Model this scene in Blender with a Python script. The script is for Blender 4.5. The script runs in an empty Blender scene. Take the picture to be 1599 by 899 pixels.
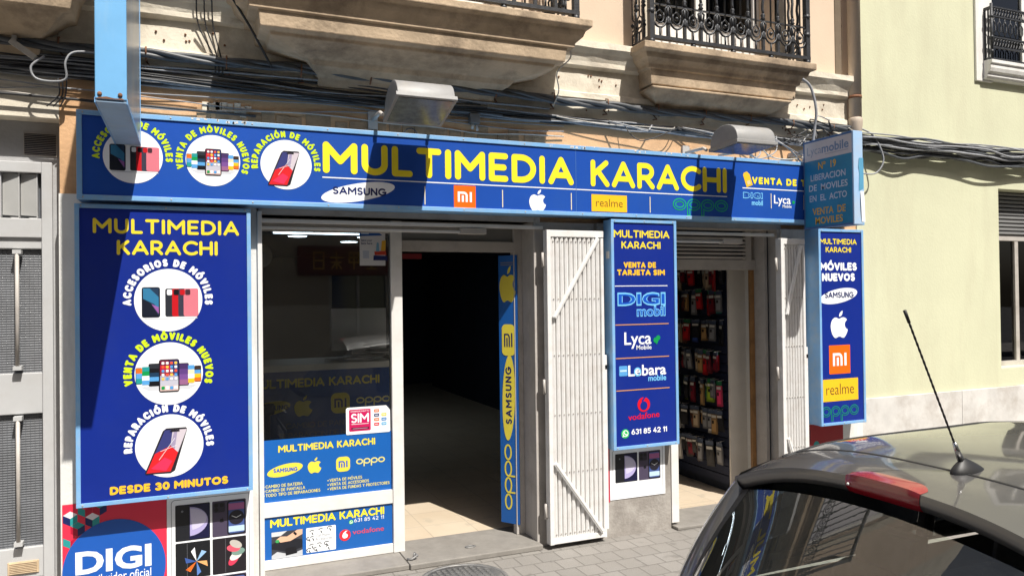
import bpy, bmesh, math, random
from mathutils import Vector, Matrix
random.seed(7)
R = math.radians
scene = bpy.context.scene
COL = scene.collection

# ------------------------------------------------------------------ camera, sky, sun, exposure
cam_d = bpy.data.cameras.new("camera")
cam = bpy.data.objects.new("camera", cam_d); COL.objects.link(cam)
cam_d.sensor_fit = 'HORIZONTAL'; cam_d.sensor_width = 36.0
cam_d.lens = 36.0 * 1190.0 / 1599.0
cam_d.clip_start = 0.05; cam_d.clip_end = 500.0
yaw, pitch, roll = R(22.86), R(0.59), R(-0.71)
fw = Vector((math.sin(yaw)*math.cos(pitch), math.cos(yaw)*math.cos(pitch), math.sin(pitch)))
rt = Vector((math.cos(yaw), -math.sin(yaw), 0)); up = rt.cross(fw)
rt2 = rt*math.cos(roll) + up*math.sin(roll); up2 = up*math.cos(roll) - rt*math.sin(roll)
CAM = Vector((0, -4.75, 1.70))
cam.matrix_world = Matrix(((rt2.x, up2.x, -fw.x, CAM.x), (rt2.y, up2.y, -fw.y, CAM.y), (rt2.z, up2.z, -fw.z, CAM.z), (0, 0, 0, 1)))
scene.camera = cam

SUN = Vector((-0.25, 1.0, -1.525)).normalized()          # direction the light travels
elev = math.asin(-SUN.z)
world = bpy.data.worlds.new("World"); scene.world = world; world.use_nodes = True
wn = world.node_tree.nodes; wl = world.node_tree.links
sky = wn.new('ShaderNodeTexSky'); sky.sky_type = 'NISHITA'; sky.sun_disc = False
sky.sun_elevation = elev; sky.sun_rotation = math.atan2(-SUN.x, -SUN.y)
sky.air_density = 0.8; sky.dust_density = 4.0; sky.ozone_density = 1.0
bg = wn['Background']; bg.inputs['Strength'].default_value = 0.072
wl.new(sky.outputs[0], bg.inputs[0])
sl = bpy.data.lights.new("sun", 'SUN'); sl.energy = 5.0; sl.angle = R(0.5); sl.color = (1.0, 0.955, 0.88)
so = bpy.data.objects.new("sun", sl); COL.objects.link(so)
so.rotation_euler = SUN.to_track_quat('-Z', 'Y').to_euler(); so.location = (1, -6, 14)
scene.view_settings.view_transform = 'Standard'; scene.view_settings.look = 'None'
scene.view_settings.exposure = 0.43; scene.view_settings.gamma = 1.0
scene.view_settings.use_curve_mapping = False
scene.cycles.max_bounces = 8; scene.cycles.transparent_max_bounces = 16

# ------------------------------------------------------------------ materials
def lin(c):
    return tuple(((v/255)/12.92 if v/255 <= .04045 else ((v/255+.055)/1.055)**2.4) for v in c)
MATS = {}
def mat(name, col, rough=.6, metal=0.0, var=.10, scale=4.0, bump=0.0, bscale=60.0, spec=.5, coat=0.0,
        dirt=None, dirt_amt=.5, dirt_scale=1.5, streak=False, srgb=False, detail=6):
    if name in MATS: return MATS[name]
    if srgb: col = lin(col)
    m = bpy.data.materials.new(name); m.use_nodes = True
    nt = m.node_tree; N = nt.nodes; L = nt.links
    b = N['Principled BSDF']
    b.inputs['Roughness'].default_value = rough; b.inputs['Metallic'].default_value = metal
    b.inputs['Specular IOR Level'].default_value = spec
    b.inputs['Coat Weight'].default_value = coat; b.inputs['Coat Roughness'].default_value = .06
    tc = N.new('ShaderNodeTexCoord')
    n1 = N.new('ShaderNodeTexNoise'); n1.inputs['Scale'].default_value = scale; n1.inputs['Detail'].default_value = detail
    n1.inputs['Roughness'].default_value = .62
    L.new(tc.outputs['Object'], n1.inputs['Vector'])
    rp = N.new('ShaderNodeValToRGB')
    rp.color_ramp.elements[0].position = .3; rp.color_ramp.elements[1].position = .7
    rp.color_ramp.elements[0].color = tuple(min(1, c*(1-var)) for c in col) + (1,)
    rp.color_ramp.elements[1].color = tuple(min(1, c*(1+var)) for c in col) + (1,)
    L.new(n1.outputs['Fac'], rp.inputs['Fac'])
    out = rp.outputs['Color']
    if dirt is not None:
        n2 = N.new('ShaderNodeTexNoise'); n2.inputs['Scale'].default_value = dirt_scale; n2.inputs['Detail'].default_value = 9
        n2.inputs['Roughness'].default_value = .7
        mp = N.new('ShaderNodeMapping')
        if streak: mp.inputs['Scale'].default_value = (3.2, 3.2, .55)
        L.new(tc.outputs['Object'], mp.inputs['Vector']); L.new(mp.outputs['Vector'], n2.inputs['Vector'])
        r2 = N.new('ShaderNodeValToRGB'); r2.color_ramp.elements[0].position = .48; r2.color_ramp.elements[1].position = .72
        r2.color_ramp.elements[0].color = (0, 0, 0, 1); r2.color_ramp.elements[1].color = (dirt_amt,)*3 + (1,)
        L.new(n2.outputs['Fac'], r2.inputs['Fac'])
        mx = N.new('ShaderNodeMixRGB'); mx.inputs['Color2'].default_value = tuple(dirt) + (1,)
        L.new(r2.outputs['Color'], mx.inputs['Fac']); L.new(out, mx.inputs['Color1']); out = mx.outputs['Color']
    L.new(out, b.inputs['Base Color'])
    if bump > 0:
        n3 = N.new('ShaderNodeTexNoise'); n3.inputs['Scale'].default_value = bscale; n3.inputs['Detail'].default_value = 8
        L.new(tc.outputs['Object'], n3.inputs['Vector'])
        bp = N.new('ShaderNodeBump'); bp.inputs['Strength'].default_value = bump; bp.inputs['Distance'].default_value = .01
        L.new(n3.outputs['Fac'], bp.inputs['Height']); L.new(bp.outputs['Normal'], b.inputs['Normal'])
    MATS[name] = m
    return m
def ink(c, rough=.35, name=None):                                   # printed vinyl of one colour
    return mat(name or 'print_%02x%02x%02x' % tuple(c), c, rough=rough, var=.03, scale=6, srgb=True, spec=.4)
def glassmat(name, tint=(1, 1, 1), refl=1.0, rough=0.0, haze=0.0):
    if name in MATS: return MATS[name]
    m = bpy.data.materials.new(name); m.use_nodes = True
    nt = m.node_tree; N = nt.nodes; L = nt.links
    for n in list(N):
        if n.type == 'BSDF_PRINCIPLED': N.remove(n)
    t = N.new('ShaderNodeBsdfTransparent'); t.inputs['Color'].default_value = tuple(tint) + (1,)
    g = N.new('ShaderNodeBsdfGlossy'); g.inputs['Roughness'].default_value = rough
    f = N.new('ShaderNodeFresnel'); f.inputs['IOR'].default_value = 1.55
    mu = N.new('ShaderNodeMath'); mu.operation = 'MULTIPLY'; mu.inputs[1].default_value = refl; mu.use_clamp = True
    mx = N.new('ShaderNodeMixShader')
    L.new(f.outputs[0], mu.inputs[0]); L.new(mu.outputs[0], mx.inputs[0]); L.new(t.outputs[0], mx.inputs[1]); L.new(g.outputs[0], mx.inputs[2])
    out = mx.outputs[0]
    if haze > 0:                                                     # pale haze painted in to lighten the pane
        tc = N.new('ShaderNodeTexCoord'); n = N.new('ShaderNodeTexNoise'); n.inputs['Scale'].default_value = 3.5; n.inputs['Detail'].default_value = 10; n.inputs['Roughness'].default_value = .7
        L.new(tc.outputs['Object'], n.inputs['Vector']); dm = N.new('ShaderNodeMath'); dm.operation = 'MULTIPLY'; dm.inputs[1].default_value = haze*2; L.new(n.outputs['Fac'], dm.inputs[0])
        d = N.new('ShaderNodeBsdfDiffuse'); d.inputs['Color'].default_value = (.46,.47,.45,1); m2 = N.new('ShaderNodeMixShader')
        L.new(dm.outputs[0], m2.inputs[0]); L.new(out, m2.inputs[1]); L.new(d.outputs[0], m2.inputs[2]); out = m2.outputs[0]
    L.new(out, N['Material Output'].inputs[0])
    MATS[name] = m
    return m
def emit(name, col, s):
    if name in MATS: return MATS[name]
    m = bpy.data.materials.new(name); m.use_nodes = True
    b = m.node_tree.nodes['Principled BSDF']
    b.inputs['Emission Color'].default_value = tuple(col) + (1,); b.inputs['Emission Strength'].default_value = s
    MATS[name] = m
    return m
def brickmat(name, c1, c2, mortar, w, h, msize, offset=.5, rough=.8, swap=None, bump=.4, dirt=(.1, .09, .08)):
    m = bpy.data.materials.new(name); m.use_nodes = True
    nt = m.node_tree; N = nt.nodes; L = nt.links; b = N['Principled BSDF']; b.inputs['Roughness'].default_value = rough
    tc = N.new('ShaderNodeTexCoord'); mp = N.new('ShaderNodeMapping')
    if swap: mp.inputs['Rotation'].default_value = swap
    L.new(tc.outputs['Object'], mp.inputs['Vector'])
    br = N.new('ShaderNodeTexBrick'); br.offset = offset; br.inputs['Scale'].default_value = 1.0
    br.inputs['Brick Width'].default_value = w; br.inputs['Row Height'].default_value = h
    br.inputs['Mortar Size'].default_value = msize; br.inputs['Mortar Smooth'].default_value = .3; br.inputs['Bias'].default_value = 0
    br.inputs['Color1'].default_value = tuple(c1)+(1,); br.inputs['Color2'].default_value = tuple(c2)+(1,); br.inputs['Mortar'].default_value = tuple(mortar)+(1,)
    L.new(mp.outputs['Vector'], br.inputs['Vector'])
    n = N.new('ShaderNodeTexNoise'); n.inputs['Scale'].default_value = 2.2; n.inputs['Detail'].default_value = 10; n.inputs['Roughness'].default_value = .7
    L.new(tc.outputs['Object'], n.inputs['Vector'])
    rp = N.new('ShaderNodeValToRGB'); rp.color_ramp.elements[0].position = .42; rp.color_ramp.elements[1].position = .75
    rp.color_ramp.elements[0].color = (0, 0, 0, 1); rp.color_ramp.elements[1].color = (.55, .55, .55, 1)
    L.new(n.outputs['Fac'], rp.inputs['Fac'])
    mx = N.new('ShaderNodeMixRGB'); mx.inputs['Color2'].default_value = tuple(dirt)+(1,)
    L.new(rp.outputs['Color'], mx.inputs['Fac']); L.new(br.outputs['Color'], mx.inputs['Color1']); L.new(mx.outputs['Color'], b.inputs['Base Color'])
    n2 = N.new('ShaderNodeTexNoise'); n2.inputs['Scale'].default_value = 90; n2.inputs['Detail'].default_value = 6; L.new(tc.outputs['Object'], n2.inputs['Vector'])
    n4 = N.new('ShaderNodeTexNoise'); n4.inputs['Scale'].default_value = 7.5; n4.inputs['Detail'].default_value = 4; L.new(tc.outputs['Object'], n4.inputs['Vector'])
    r4 = N.new('ShaderNodeValToRGB'); r4.color_ramp.elements[0].position = .62; r4.color_ramp.elements[1].position = .70; r4.color_ramp.elements[0].color = (0,0,0,1); r4.color_ramp.elements[1].color = (.45,.45,.45,1)
    L.new(n4.outputs['Fac'], r4.inputs['Fac']); m4 = N.new('ShaderNodeMixRGB'); m4.inputs['Color2'].default_value = tuple(c*.6 for c in dirt)+(1,)
    L.new(r4.outputs['Color'], m4.inputs['Fac']); L.new(mx.outputs['Color'], m4.inputs['Color1']); L.new(m4.outputs['Color'], b.inputs['Base Color'])
    ad = N.new('ShaderNodeMath'); ad.operation = 'MULTIPLY_ADD'; ad.inputs[1].default_value = -1.6
    L.new(br.outputs['Fac'], ad.inputs[0]); L.new(n2.outputs['Fac'], ad.inputs[2])
    bp = N.new('ShaderNodeBump'); bp.inputs['Strength'].default_value = bump; bp.inputs['Distance'].default_value = .006
    L.new(ad.outputs[0], bp.inputs['Height']); L.new(bp.outputs['Normal'], b.inputs['Normal'])
    MATS[name] = m
    return m

# ------------------------------------------------------------------ mesh building
class MB:
    def __init__(s): s.v = []; s.f = []; s.m = []; s.mats = []; s.sm = []
    def mi(s, m):
        if m not in s.mats: s.mats.append(m)
        return s.mats.index(m)
    def add(s, vs, fs, m, smooth=False):
        o = len(s.v); k = s.mi(m); s.v += [tuple(v) for v in vs]
        for f in fs: s.f.append(tuple(i+o for i in f)); s.m.append(k); s.sm.append(smooth)
        return s
    def box(s, x0, y0, z0, x1, y1, z1, m):
        if x0 > x1: x0, x1 = x1, x0
        if y0 > y1: y0, y1 = y1, y0
        if z0 > z1: z0, z1 = z1, z0
        v = [(x0,y0,z0),(x1,y0,z0),(x1,y1,z0),(x0,y1,z0),(x0,y0,z1),(x1,y0,z1),(x1,y1,z1),(x0,y1,z1)]
        return s.add(v, [(3,2,1,0),(4,5,6,7),(0,1,5,4),(1,2,6,5),(2,3,7,6),(3,0,4,7)], m)
    def obox(s, c, ax, ay, az, m):                                  # box from a centre and three half axes
        c, ax, ay, az = map(Vector, (c, ax, ay, az)); v = []
        for k in (-1, 1):
            for i, j in ((-1,-1),(1,-1),(1,1),(-1,1)): v.append(c + ax*i + ay*j + az*k)
        return s.add(v, [(3,2,1,0),(4,5,6,7),(0,1,5,4),(1,2,6,5),(2,3,7,6),(3,0,4,7)], m)
    def tube(s, pts, r, m, n=8, caps=True, closed=False):
        pts = [Vector(p) for p in pts]; N = len(pts); vs = []; fs = []
        rr = r if isinstance(r, (list, tuple)) else [r]*N
        prev = None
        for i, p in enumerate(pts):
            a = pts[(i-1) % N] if (closed or i > 0) else p
            b = pts[(i+1) % N] if (closed or i < N-1) else p
            t = (b-a).normalized() if (b-a).length > 1e-9 else Vector((0,0,1))
            if prev is None:
                q = Vector((0,0,1)) if abs(t.z) < .9 else Vector((1,0,0))
                u = t.cross(q).normalized()
            else:
                u = (prev - t*prev.dot(t)); u = u.normalized() if u.length > 1e-6 else t.orthogonal().normalized()
            prev = u; w = t.cross(u)
            for k in range(n):
                an = 2*math.pi*k/n; vs.append(p + (u*math.cos(an) + w*math.sin(an))*rr[i])
        M = N if closed else N-1
        for i in range(M):
            for k in range(n):
                a = i*n+k; b = i*n+(k+1) % n; c = ((i+1) % N)*n+(k+1) % n; d = ((i+1) % N)*n+k
                fs.append((a, b, c, d))
        if caps and not closed:
            fs.append(tuple(reversed(range(n)))); fs.append(tuple((N-1)*n+k for k in range(n)))
        return s.add(vs, fs, m, True)
    def prism(s, prof, a, b, m, axis='x', smooth=False):            # extrude a closed profile [(y,z)] along x (or others)
        def P(t, p): return (t, p[0], p[1]) if axis == 'x' else ((p[0], t, p[1]) if axis == 'y' else (p[0], p[1], t))
        n = len(prof); vs = [P(a, p) for p in prof] + [P(b, p) for p in prof]
        fs = [(i, (i+1) % n, n+(i+1) % n, n+i) for i in range(n)] + [tuple(reversed(range(n))), tuple(range(n, 2*n))]
        return s.add(vs, fs, m, smooth)
    def grid(s, F, nu, nv, m, smooth=True, skip=None):
        vs = [F(i/nu, j/nv) for i in range(nu+1) for j in range(nv+1)]
        fs = [(i*(nv+1)+j, (i+1)*(nv+1)+j, (i+1)*(nv+1)+j+1, i*(nv+1)+j+1) for i in range(nu) for j in range(nv)]
        return s.add(vs, fs, m, smooth)
    def lathe(s, prof, c, axis, m, n=20):                           # prof [(r, t)] about an axis through c
        axis = Vector(axis).normalized(); u = axis.orthogonal().normalized(); w = axis.cross(u); c = Vector(c)
        vs = []; fs = []
        for r, t in prof:
            for k in range(n):
                a = 2*math.pi*k/n; vs.append(c + axis*t + (u*math.cos(a) + w*math.sin(a))*r)
        for i in range(len(prof)-1):
            for k in range(n): fs.append((i*n+k, i*n+(k+1) % n, (i+1)*n+(k+1) % n, (i+1)*n+k))
        fs.append(tuple(reversed(range(n)))); fs.append(tuple((len(prof)-1)*n+k for k in range(n)))
        return s.add(vs, fs, m, True)

def thing(name, label, cat, loc=(0, 0, 0), group=None):
    o = bpy.data.objects.new(name, None); COL.objects.link(o); o.location = loc
    o.empty_display_size = .1
    o['label'] = label; o['category'] = cat
    if group: o['group'] = group
    return o
def root_loc(o):
    while o.parent: o = o.parent
    return Vector(o.location)
def part(name, mb, parent=None, label=None, bevel=0.0, seg=2, base=None, recalc=True):
    me = bpy.data.meshes.new(name)
    off = root_loc(parent) if parent else Vector(base or (0, 0, 0))
    me.from_pydata([tuple(Vector(v)-off) for v in mb.v], [], mb.f)
    for mm in mb.mats: me.materials.append(mm)
    for p, k, sm in zip(me.polygons, mb.m, mb.sm): p.material_index = k; p.use_smooth = sm
    if recalc:
        bm = bmesh.new(); bm.from_mesh(me); bmesh.ops.recalc_face_normals(bm, faces=bm.faces); bm.to_mesh(me); bm.free()
    me.update()
    o = bpy.data.objects.new(name, me); COL.objects.link(o)
    if parent: o.parent = parent
    else: o.location = off
    if label: o['label'] = label
    if bevel > 0:
        md = o.modifiers.new('edge', 'BEVEL'); md.width = bevel; md.segments = seg; md.limit_method = 'ANGLE'; md.angle_limit = R(35)
    return o
def solo(name, mb, label, cat, group=None, base=(0, 0, 0), bevel=0.0, recalc=True):
    o = part(name, mb, None, label, bevel, base=base, recalc=recalc); o['category'] = cat
    if group: o['group'] = group
    return o
def structure(name, mb, recalc=True, base=None):
    o = part(name, mb, None, recalc=recalc, base=base); o['kind'] = 'structure'; return o
def dup(o, loc=None, label=None, parent=None, rz=None):
    c = o.copy(); COL.objects.link(c)
    if parent is not None: c.parent = parent
    if loc is not None: c.location = loc
    if rz is not None: c.rotation_euler.z = rz
    if label: c['label'] = label
    for ch in list(o.children): dup(ch, parent=c)
    return c

# ------------------------------------------------------------------ lettering: rounded strokes and the built-in font
def arc(cx, cy, rx, ry, a0, a1, n=None):
    n = n or max(4, int(abs(a1-a0)/14))
    return [(cx+rx*math.cos(R(a0+(a1-a0)*i/n)), cy+ry*math.sin(R(a0+(a1-a0)*i/n))) for i in range(n+1)]
def glyph_table():
    G = {}
    G['A'] = (.82, [[(0,0),(.41,1)], [(.41,1),(.82,0)], [(.15,.30),(.67,.30)]])
    G['B'] = (.58, [[(0,0),(0,1)], [(0,1),(.28,1)]+arc(.28,.76,.25,.24,80,-90)+[(0,.52)], [(0,.52),(.30,.52)]+arc(.31,.26,.27,.26,80,-90)+[(0,0)]])
    G['C'] = (.74, [arc(.46,.5,.46,.5,48,312)])
    G['D'] = (.74, [[(0,0),(0,1)], [(0,1),(.27,1)]+arc(.27,.5,.47,.5,80,-90)+[(0,0)]])
    G['E'] = (.52, [[(0,0),(0,1)], [(0,1),(.52,1)], [(0,0),(.52,0)], [(0,.5),(.46,.5)]])
    G['F'] = (.52, [[(0,0),(0,1)], [(0,1),(.52,1)], [(0,.5),(.46,.5)]])
    G['G'] = (.84, [arc(.46,.5,.46,.5,48,358), [(.9,.46),(.56,.46)]])
    G['H'] = (.68, [[(0,0),(0,1)], [(.68,0),(.68,1)], [(0,.5),(.68,.5)]])
    G['I'] = (0, [[(0,0),(0,1)]])
    G['J'] = (.44, [[(.44,1),(.44,.24)]+arc(.2,.24,.24,.24,-15,-150)])
    G['K'] = (.6, [[(0,0),(0,1)], [(.56,1),(.04,.46)], [(.2,.62),(.6,0)]])
    G['L'] = (.5, [[(0,1),(0,0)], [(0,0),(.5,0)]])
    G['M'] = (.9, [[(0,0),(0,1)], [(0,1),(.45,.38)], [(.45,.38),(.9,1)], [(.9,1),(.9,0)]])
    G['N'] = (.68, [[(0,0),(0,1)], [(0,1),(.68,0)], [(.68,0),(.68,1)]])
    G['O'] = (.92, [arc(.46,.5,.46,.5,0,360,26)])
    G['P'] = (.56, [[(0,0),(0,1)], [(0,1),(.28,1)]+arc(.28,.71,.28,.29,80,-90)+[(0,.42)]])
    G['R'] = (.58, [[(0,0),(0,1)], [(0,1),(.28,1)]+arc(.28,.71,.28,.29,80,-90)+[(0,.42)], [(.28,.42),(.58,0)]])
    G['S'] = (.54, [arc(.28,.75,.25,.25,38,262)+arc(.27,.25,.27,.25,82,-142)])
    G['T'] = (.66, [[(0,1),(.66,1)], [(.33,1),(.33,0)]])
    G['U'] = (.66, [[(0,1),(0,.33)]+arc(.33,.33,.33,.33,190,350)+[(.66,.33),(.66,1)]])
    G['V'] = (.74, [[(0,1),(.37,0)], [(.37,0),(.74,1)]])
    G['X'] = (.66, [[(0,1),(.66,0)], [(0,0),(.66,1)]])
    G['Y'] = (.68, [[(0,1),(.34,.48)], [(.68,1),(.34,.48)], [(.34,.48),(.34,0)]])
    G['Z'] = (.6, [[(0,1),(.6,1)], [(.6,1),(0,0)], [(0,0),(.6,0)]])
    G['Ó'] = (.92, G['O'][1]+[[(.42,1.26),(.56,1.42)]])
    G['º'] = (.3, [arc(.15,.82,.15,.16,0,360,14), [(0,.5),(.3,.5)]])
    G['0'] = (.6, [arc(.3,.5,.3,.5,0,360,22)])
    G['1'] = (.2, [[(0,.8),(.2,1)], [(.2,1),(.2,0)]])
    G['2'] = (.58, [arc(.28,.72,.27,.28,165,-30)+[(.4,.45)], [(.44,.5),(0,0)], [(0,0),(.58,0)]])
    G['3'] = (.56, [arc(.27,.75,.25,.25,140,-70), arc(.27,.26,.29,.26,80,-145)])
    G['4'] = (.62, [[(.42,1),(0,.28)], [(0,.28),(.62,.28)], [(.45,.55),(.45,0)]])
    G['5'] = (.54, [[(.5,1),(.08,1)], [(.08,1),(.04,.56)], arc(.26,.32,.28,.32,135,-145)])
    G['6'] = (.58, [arc(.29,.3,.29,.3,0,360,20), [(.03,.38),(.1,.6),(.22,.82),(.38,1)]])
    G['8'] = (.56, [arc(.28,.76,.23,.24,0,360,18), arc(.28,.26,.28,.26,0,360,18)])
    G['9'] = (.58, [arc(.29,.7,.29,.3,0,360,20), [(.55,.62),(.48,.4),(.36,.18),(.2,0)]])
    G['•'] = (.0, [[(0,.45),(0,.55)]])
    G['.'] = (.0, [[(0,0),(0,.01)]])
    return G
GL = glyph_table()
def ribbon(pts, w, cap=True):
    """flat strip of width w along a 2D polyline, with round ends; returns verts, faces"""
    closed = (abs(pts[0][0]-pts[-1][0]) + abs(pts[0][1]-pts[-1][1])) < 1e-6
    P = [Vector(p) for p in (pts[:-1] if closed else pts)]
    Q = [P[0]]
    for p in P[1:]:
        if (p-Q[-1]).length > 1e-5: Q.append(p)
    P = Q; n = len(P); L = []; Rr = []
    for i in range(n):
        a = P[i-1] if (closed or i > 0) else None; b = P[(i+1) % n] if (closed or i < n-1) else None
        d1 = (P[i]-a).normalized() if a is not None else None; d2 = (b-P[i]).normalized() if b is not None else None
        if d1 is None: nn = Vector((-d2.y, d2.x)); k = 1
        elif d2 is None: nn = Vector((-d1.y, d1.x)); k = 1
        else:
            t = (d1+d2).normalized(); nn = Vector((-t.y, t.x)); k = 1/max(.5, nn.dot(Vector((-d1.y, d1.x))))
        L.append(P[i]+nn*w/2*k); Rr.append(P[i]-nn*w/2*k)
    vs = []; fs = []
    for l, r in zip(L, Rr): vs += [l, r]
    for i in range(n if closed else n-1):
        j = (i+1) % n; fs.append((2*i, 2*i+1, 2*j+1, 2*j))
    if cap and not closed:
        for end in (0, n-1):
            d = (P[0]-P[1]).normalized() if end == 0 else (P[-1]-P[-2]).normalized()
            a0 = math.atan2(d.y, d.x)-math.pi/2; o = len(vs)
            first, last = (2*end, 2*end+1) if end == 0 else (2*end+1, 2*end)
            arcv = [P[end]+Vector((math.cos(a0+math.pi*k/8), math.sin(a0+math.pi*k/8)))*w/2 for k in range(1, 8)]
            vs += arcv; fs.append((first,)+tuple(range(o, o+7))+(last,))
    return vs, fs

class Art:
    """flat printed pieces on a plane: origin O, axes U (right), V (up), N (towards the viewer)"""
    def __init__(s, parent, O, U=(1,0,0), V=(0,0,1), N=(0,-1,0), step=.0007):
        s.parent = parent; s.O = Vector(O); s.U = Vector(U); s.V = Vector(V); s.N = Vector(N); s.step = step; s.mb = None; s.name = None; s.lay = 1.0
    def begin(s, name, label=None): s.flush(); s.name = name; s.label = label; s.mb = MB()
    def flush(s):
        if s.mb and s.mb.f:
            o = part(s.name, s.mb, s.parent, s.label, recalc=False)
        s.mb = None
    def put(s, v2, fs, m, lay):
        s.mb.add([s.O + s.U*p[0] + s.V*p[1] + s.N*(lay*s.step) for p in v2], fs, m)
    def poly(s, pts, m, lay=1):
        A = sum(pts[i-1][0]*pts[i][1]-pts[i][0]*pts[i-1][1] for i in range(len(pts)))
        if A < 0: pts = pts[::-1]
        s.put(pts, [tuple(range(len(pts)))], m, lay)
    def rect(s, x0, z0, x1, z1, m, lay=1): s.poly([(x0,z0),(x1,z0),(x1,z1),(x0,z1)], m, lay)
    def rrect(s, x0, z0, x1, z1, r, m, lay=1):
        p = []
        for cx, cz, a in ((x1-r,z0+r,-90),(x1-r,z1-r,0),(x0+r,z1-r,90),(x0+r,z0+r,180)): p += arc(cx, cz, r, r, a, a+90, 5)
        s.poly(p, m, lay)
    def ell(s, cx, cz, rx, rz, m, lay=1, rot=0, n=48):
        c, q = math.cos(R(rot)), math.sin(R(rot))
        s.poly([(cx+x*c-z*q, cz+x*q+z*c) for x, z in arc(0,0,rx,rz,0,360,n)[:-1]], m, lay)
    def ring(s, cx, cz, rx, rz, w, m, lay=1, a0=0, a1=360):
        v, f = ribbon(arc(cx,cz,rx,rz,a0,a1,40), w, cap=False); s.put(v, f, m, lay)
    def line(s, pts, w, m, lay=1, cap=True): v, f = ribbon(pts, w, cap); s.put(v, f, m, lay)
    def glyph(s, ch, h, w, m, lay, T, sx=1.0):
        W, st = GL[ch]
        for k, pl in enumerate(st):
            q = [(w/2 + x*(h-w)*sx, w/2 + y*(h-w)) for x, y in pl]
            v, f = ribbon(q, w); s.put([T(p) for p in v], f, m, lay + k*.10)
    def adv(s, ch, h, w, sx): return (.36*h if ch == ' ' else GL[ch][0]*(h-w)*sx + w)
    def textwidth(s, t, h, w, gap, sx=1.0): return sum(s.adv(c, h, w, sx) for c in t) + gap*(len(t)-1)
    def text(s, t, x0, x1, z0, h, m, weight=.2, lay=2, skew=0.0):
        """stroke lettering fitted between x0 and x1"""
        w = weight*h; gap = .07*h; base = s.textwidth(t, h, w, gap)
        var = sum(GL[c][0]*(h-w) for c in t if c != ' ')
        fix = base - var
        sx = max(.45, ((x1-x0)-fix)/var) if var > 0 else 1
        if sx > 1.25:
            ex = ((x1-x0) - (fix + var*1.25))/max(1, len(t)-1); gap += ex; sx = 1.25
        x = x0
        for c in t:
            if c != ' ': s.glyph(c, h, w, m, lay, lambda p, X=x: (X+p[0]+skew*p[1], z0+p[1]), sx)
            x += s.adv(c, h, w, sx) + gap
    def arctext(s, t, cx, cz, r, a0, a1, h, m, weight=.27, lay=2, sx=.85):
        """lettering on a circle, read clockwise from angle a0 to a1 (degrees), r = baseline radius"""
        w = weight*h; tot = s.textwidth(t, h, w, 0, sx); arcl = abs(R(a1-a0))*(r+h*.35); gap = (arcl-tot)/max(1, len(t)-1)
        d = 0
        for c in t:
            ad = s.adv(c, h, w, sx); an = R(a0) - (d+ad/2)/(r+h*.35)
            ca, sa = math.cos(an), math.sin(an)
            def T(p, ca=ca, sa=sa, ad=ad):
                x = p[0]-ad/2; y = r+p[1]
                return (cx + ca*y + sa*x, cz + sa*y - ca*x)
            if c != ' ': s.glyph(c, h, w, m, lay, T, sx)
            d += ad + gap
    def font(s, t, x0, x1, z0, h, m, bold=0.0, lay=2, skew=0.0, hh=None, rot=0):
        """built-in font, cap height h (or ignored), fitted between x0 and x1"""
        c = bpy.data.curves.new('t', 'FONT'); c.body = t; c.offset = bold; c.resolution_u = 3
        o = bpy.data.objects.new('t', c); COL.objects.link(o)
        dg = bpy.context.evaluated_depsgraph_get(); me = o.evaluated_get(dg).to_mesh()
        vs = [v.co.copy() for v in me.vertices]; fs = [tuple(p.vertices) for p in me.polygons]
        o.evaluated_get(dg).to_mesh_clear(); bpy.data.objects.remove(o); bpy.data.curves.remove(c)
        if not vs: return
        a = min(v.x for v in vs); b = max(v.x for v in vs); kx = (x1-x0)/(b-a); kz = h/.69
        q = [(x0+(v.x-a)*kx + skew*v.y*kz, z0+v.y*kz) for v in vs]
        if rot:
            cx, cz = (x0+x1)/2, z0+h/2; cr, sr = math.cos(R(rot)), math.sin(R(rot))
            q = [(cx+(x-cx)*cr-(z-cz)*sr, cz+(x-cx)*sr+(z-cz)*cr) for x, z in q]
        A = 0
        for f in fs[:1]:
            A = sum(q[f[i-1]][0]*q[f[i]][1]-q[f[i]][0]*q[f[i-1]][1] for i in range(len(f)))
        if A < 0: fs = [f[::-1] for f in fs]
        s.put(q, fs, m, lay)
# ------------------------------------------------------------------ base materials
stone = mat('weathered_stone', (.50,.385,.265), rough=.88, var=.22, scale=5, bump=.45, bscale=40, dirt=(.085,.06,.045), dirt_amt=.85, dirt_scale=2.6)
stone_pale = mat('pale_moulding', (.60,.53,.42), rough=.85, var=.12, scale=6, bump=.3, bscale=50, dirt=(.16,.12,.09), dirt_amt=.6, dirt_scale=2.5, streak=True)
plaster_cream = mat('cream_plaster', (.68,.54,.41), rough=.9, var=.06, scale=2, bump=.15, bscale=70, dirt=(.45,.34,.25), dirt_amt=.35, dirt_scale=1.2)
plaster_band = mat('white_limewash', (.70,.64,.53), rough=.9, var=.10, scale=4, bump=.25, bscale=60, dirt=(.22,.16,.11), dirt_amt=.6, dirt_scale=3)
plaster_peach = mat('peach_plaster', (.66,.40,.215), rough=.9, var=.10, scale=3, bump=.3, bscale=50, dirt=(.34,.20,.10), dirt_amt=.6, dirt_scale=2.4)
white_render = mat('white_painted_render', (.74,.73,.70), rough=.75, var=.05, scale=5, bump=.2, bscale=60, dirt=(.35,.33,.30), dirt_amt=.45, dirt_scale=2.2, streak=True)
cement = mat('grey_cement', (.30,.275,.25), rough=.9, var=.18, scale=6, bump=.35, bscale=70, dirt=(.48,.46,.43), dirt_amt=.6, dirt_scale=3.0)
slabstone = mat('grey_slab_stone', (.235,.22,.20), rough=.7, var=.12, scale=14, bump=.15, bscale=120, dirt=(.16,.145,.13), dirt_amt=.55, dirt_scale=4)
white_metal = mat('white_painted_aluminium', (.74,.73,.71), rough=.42, var=.04, scale=7, dirt=(.45,.42,.38), dirt_amt=.3, dirt_scale=4.5, bump=.03)
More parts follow.
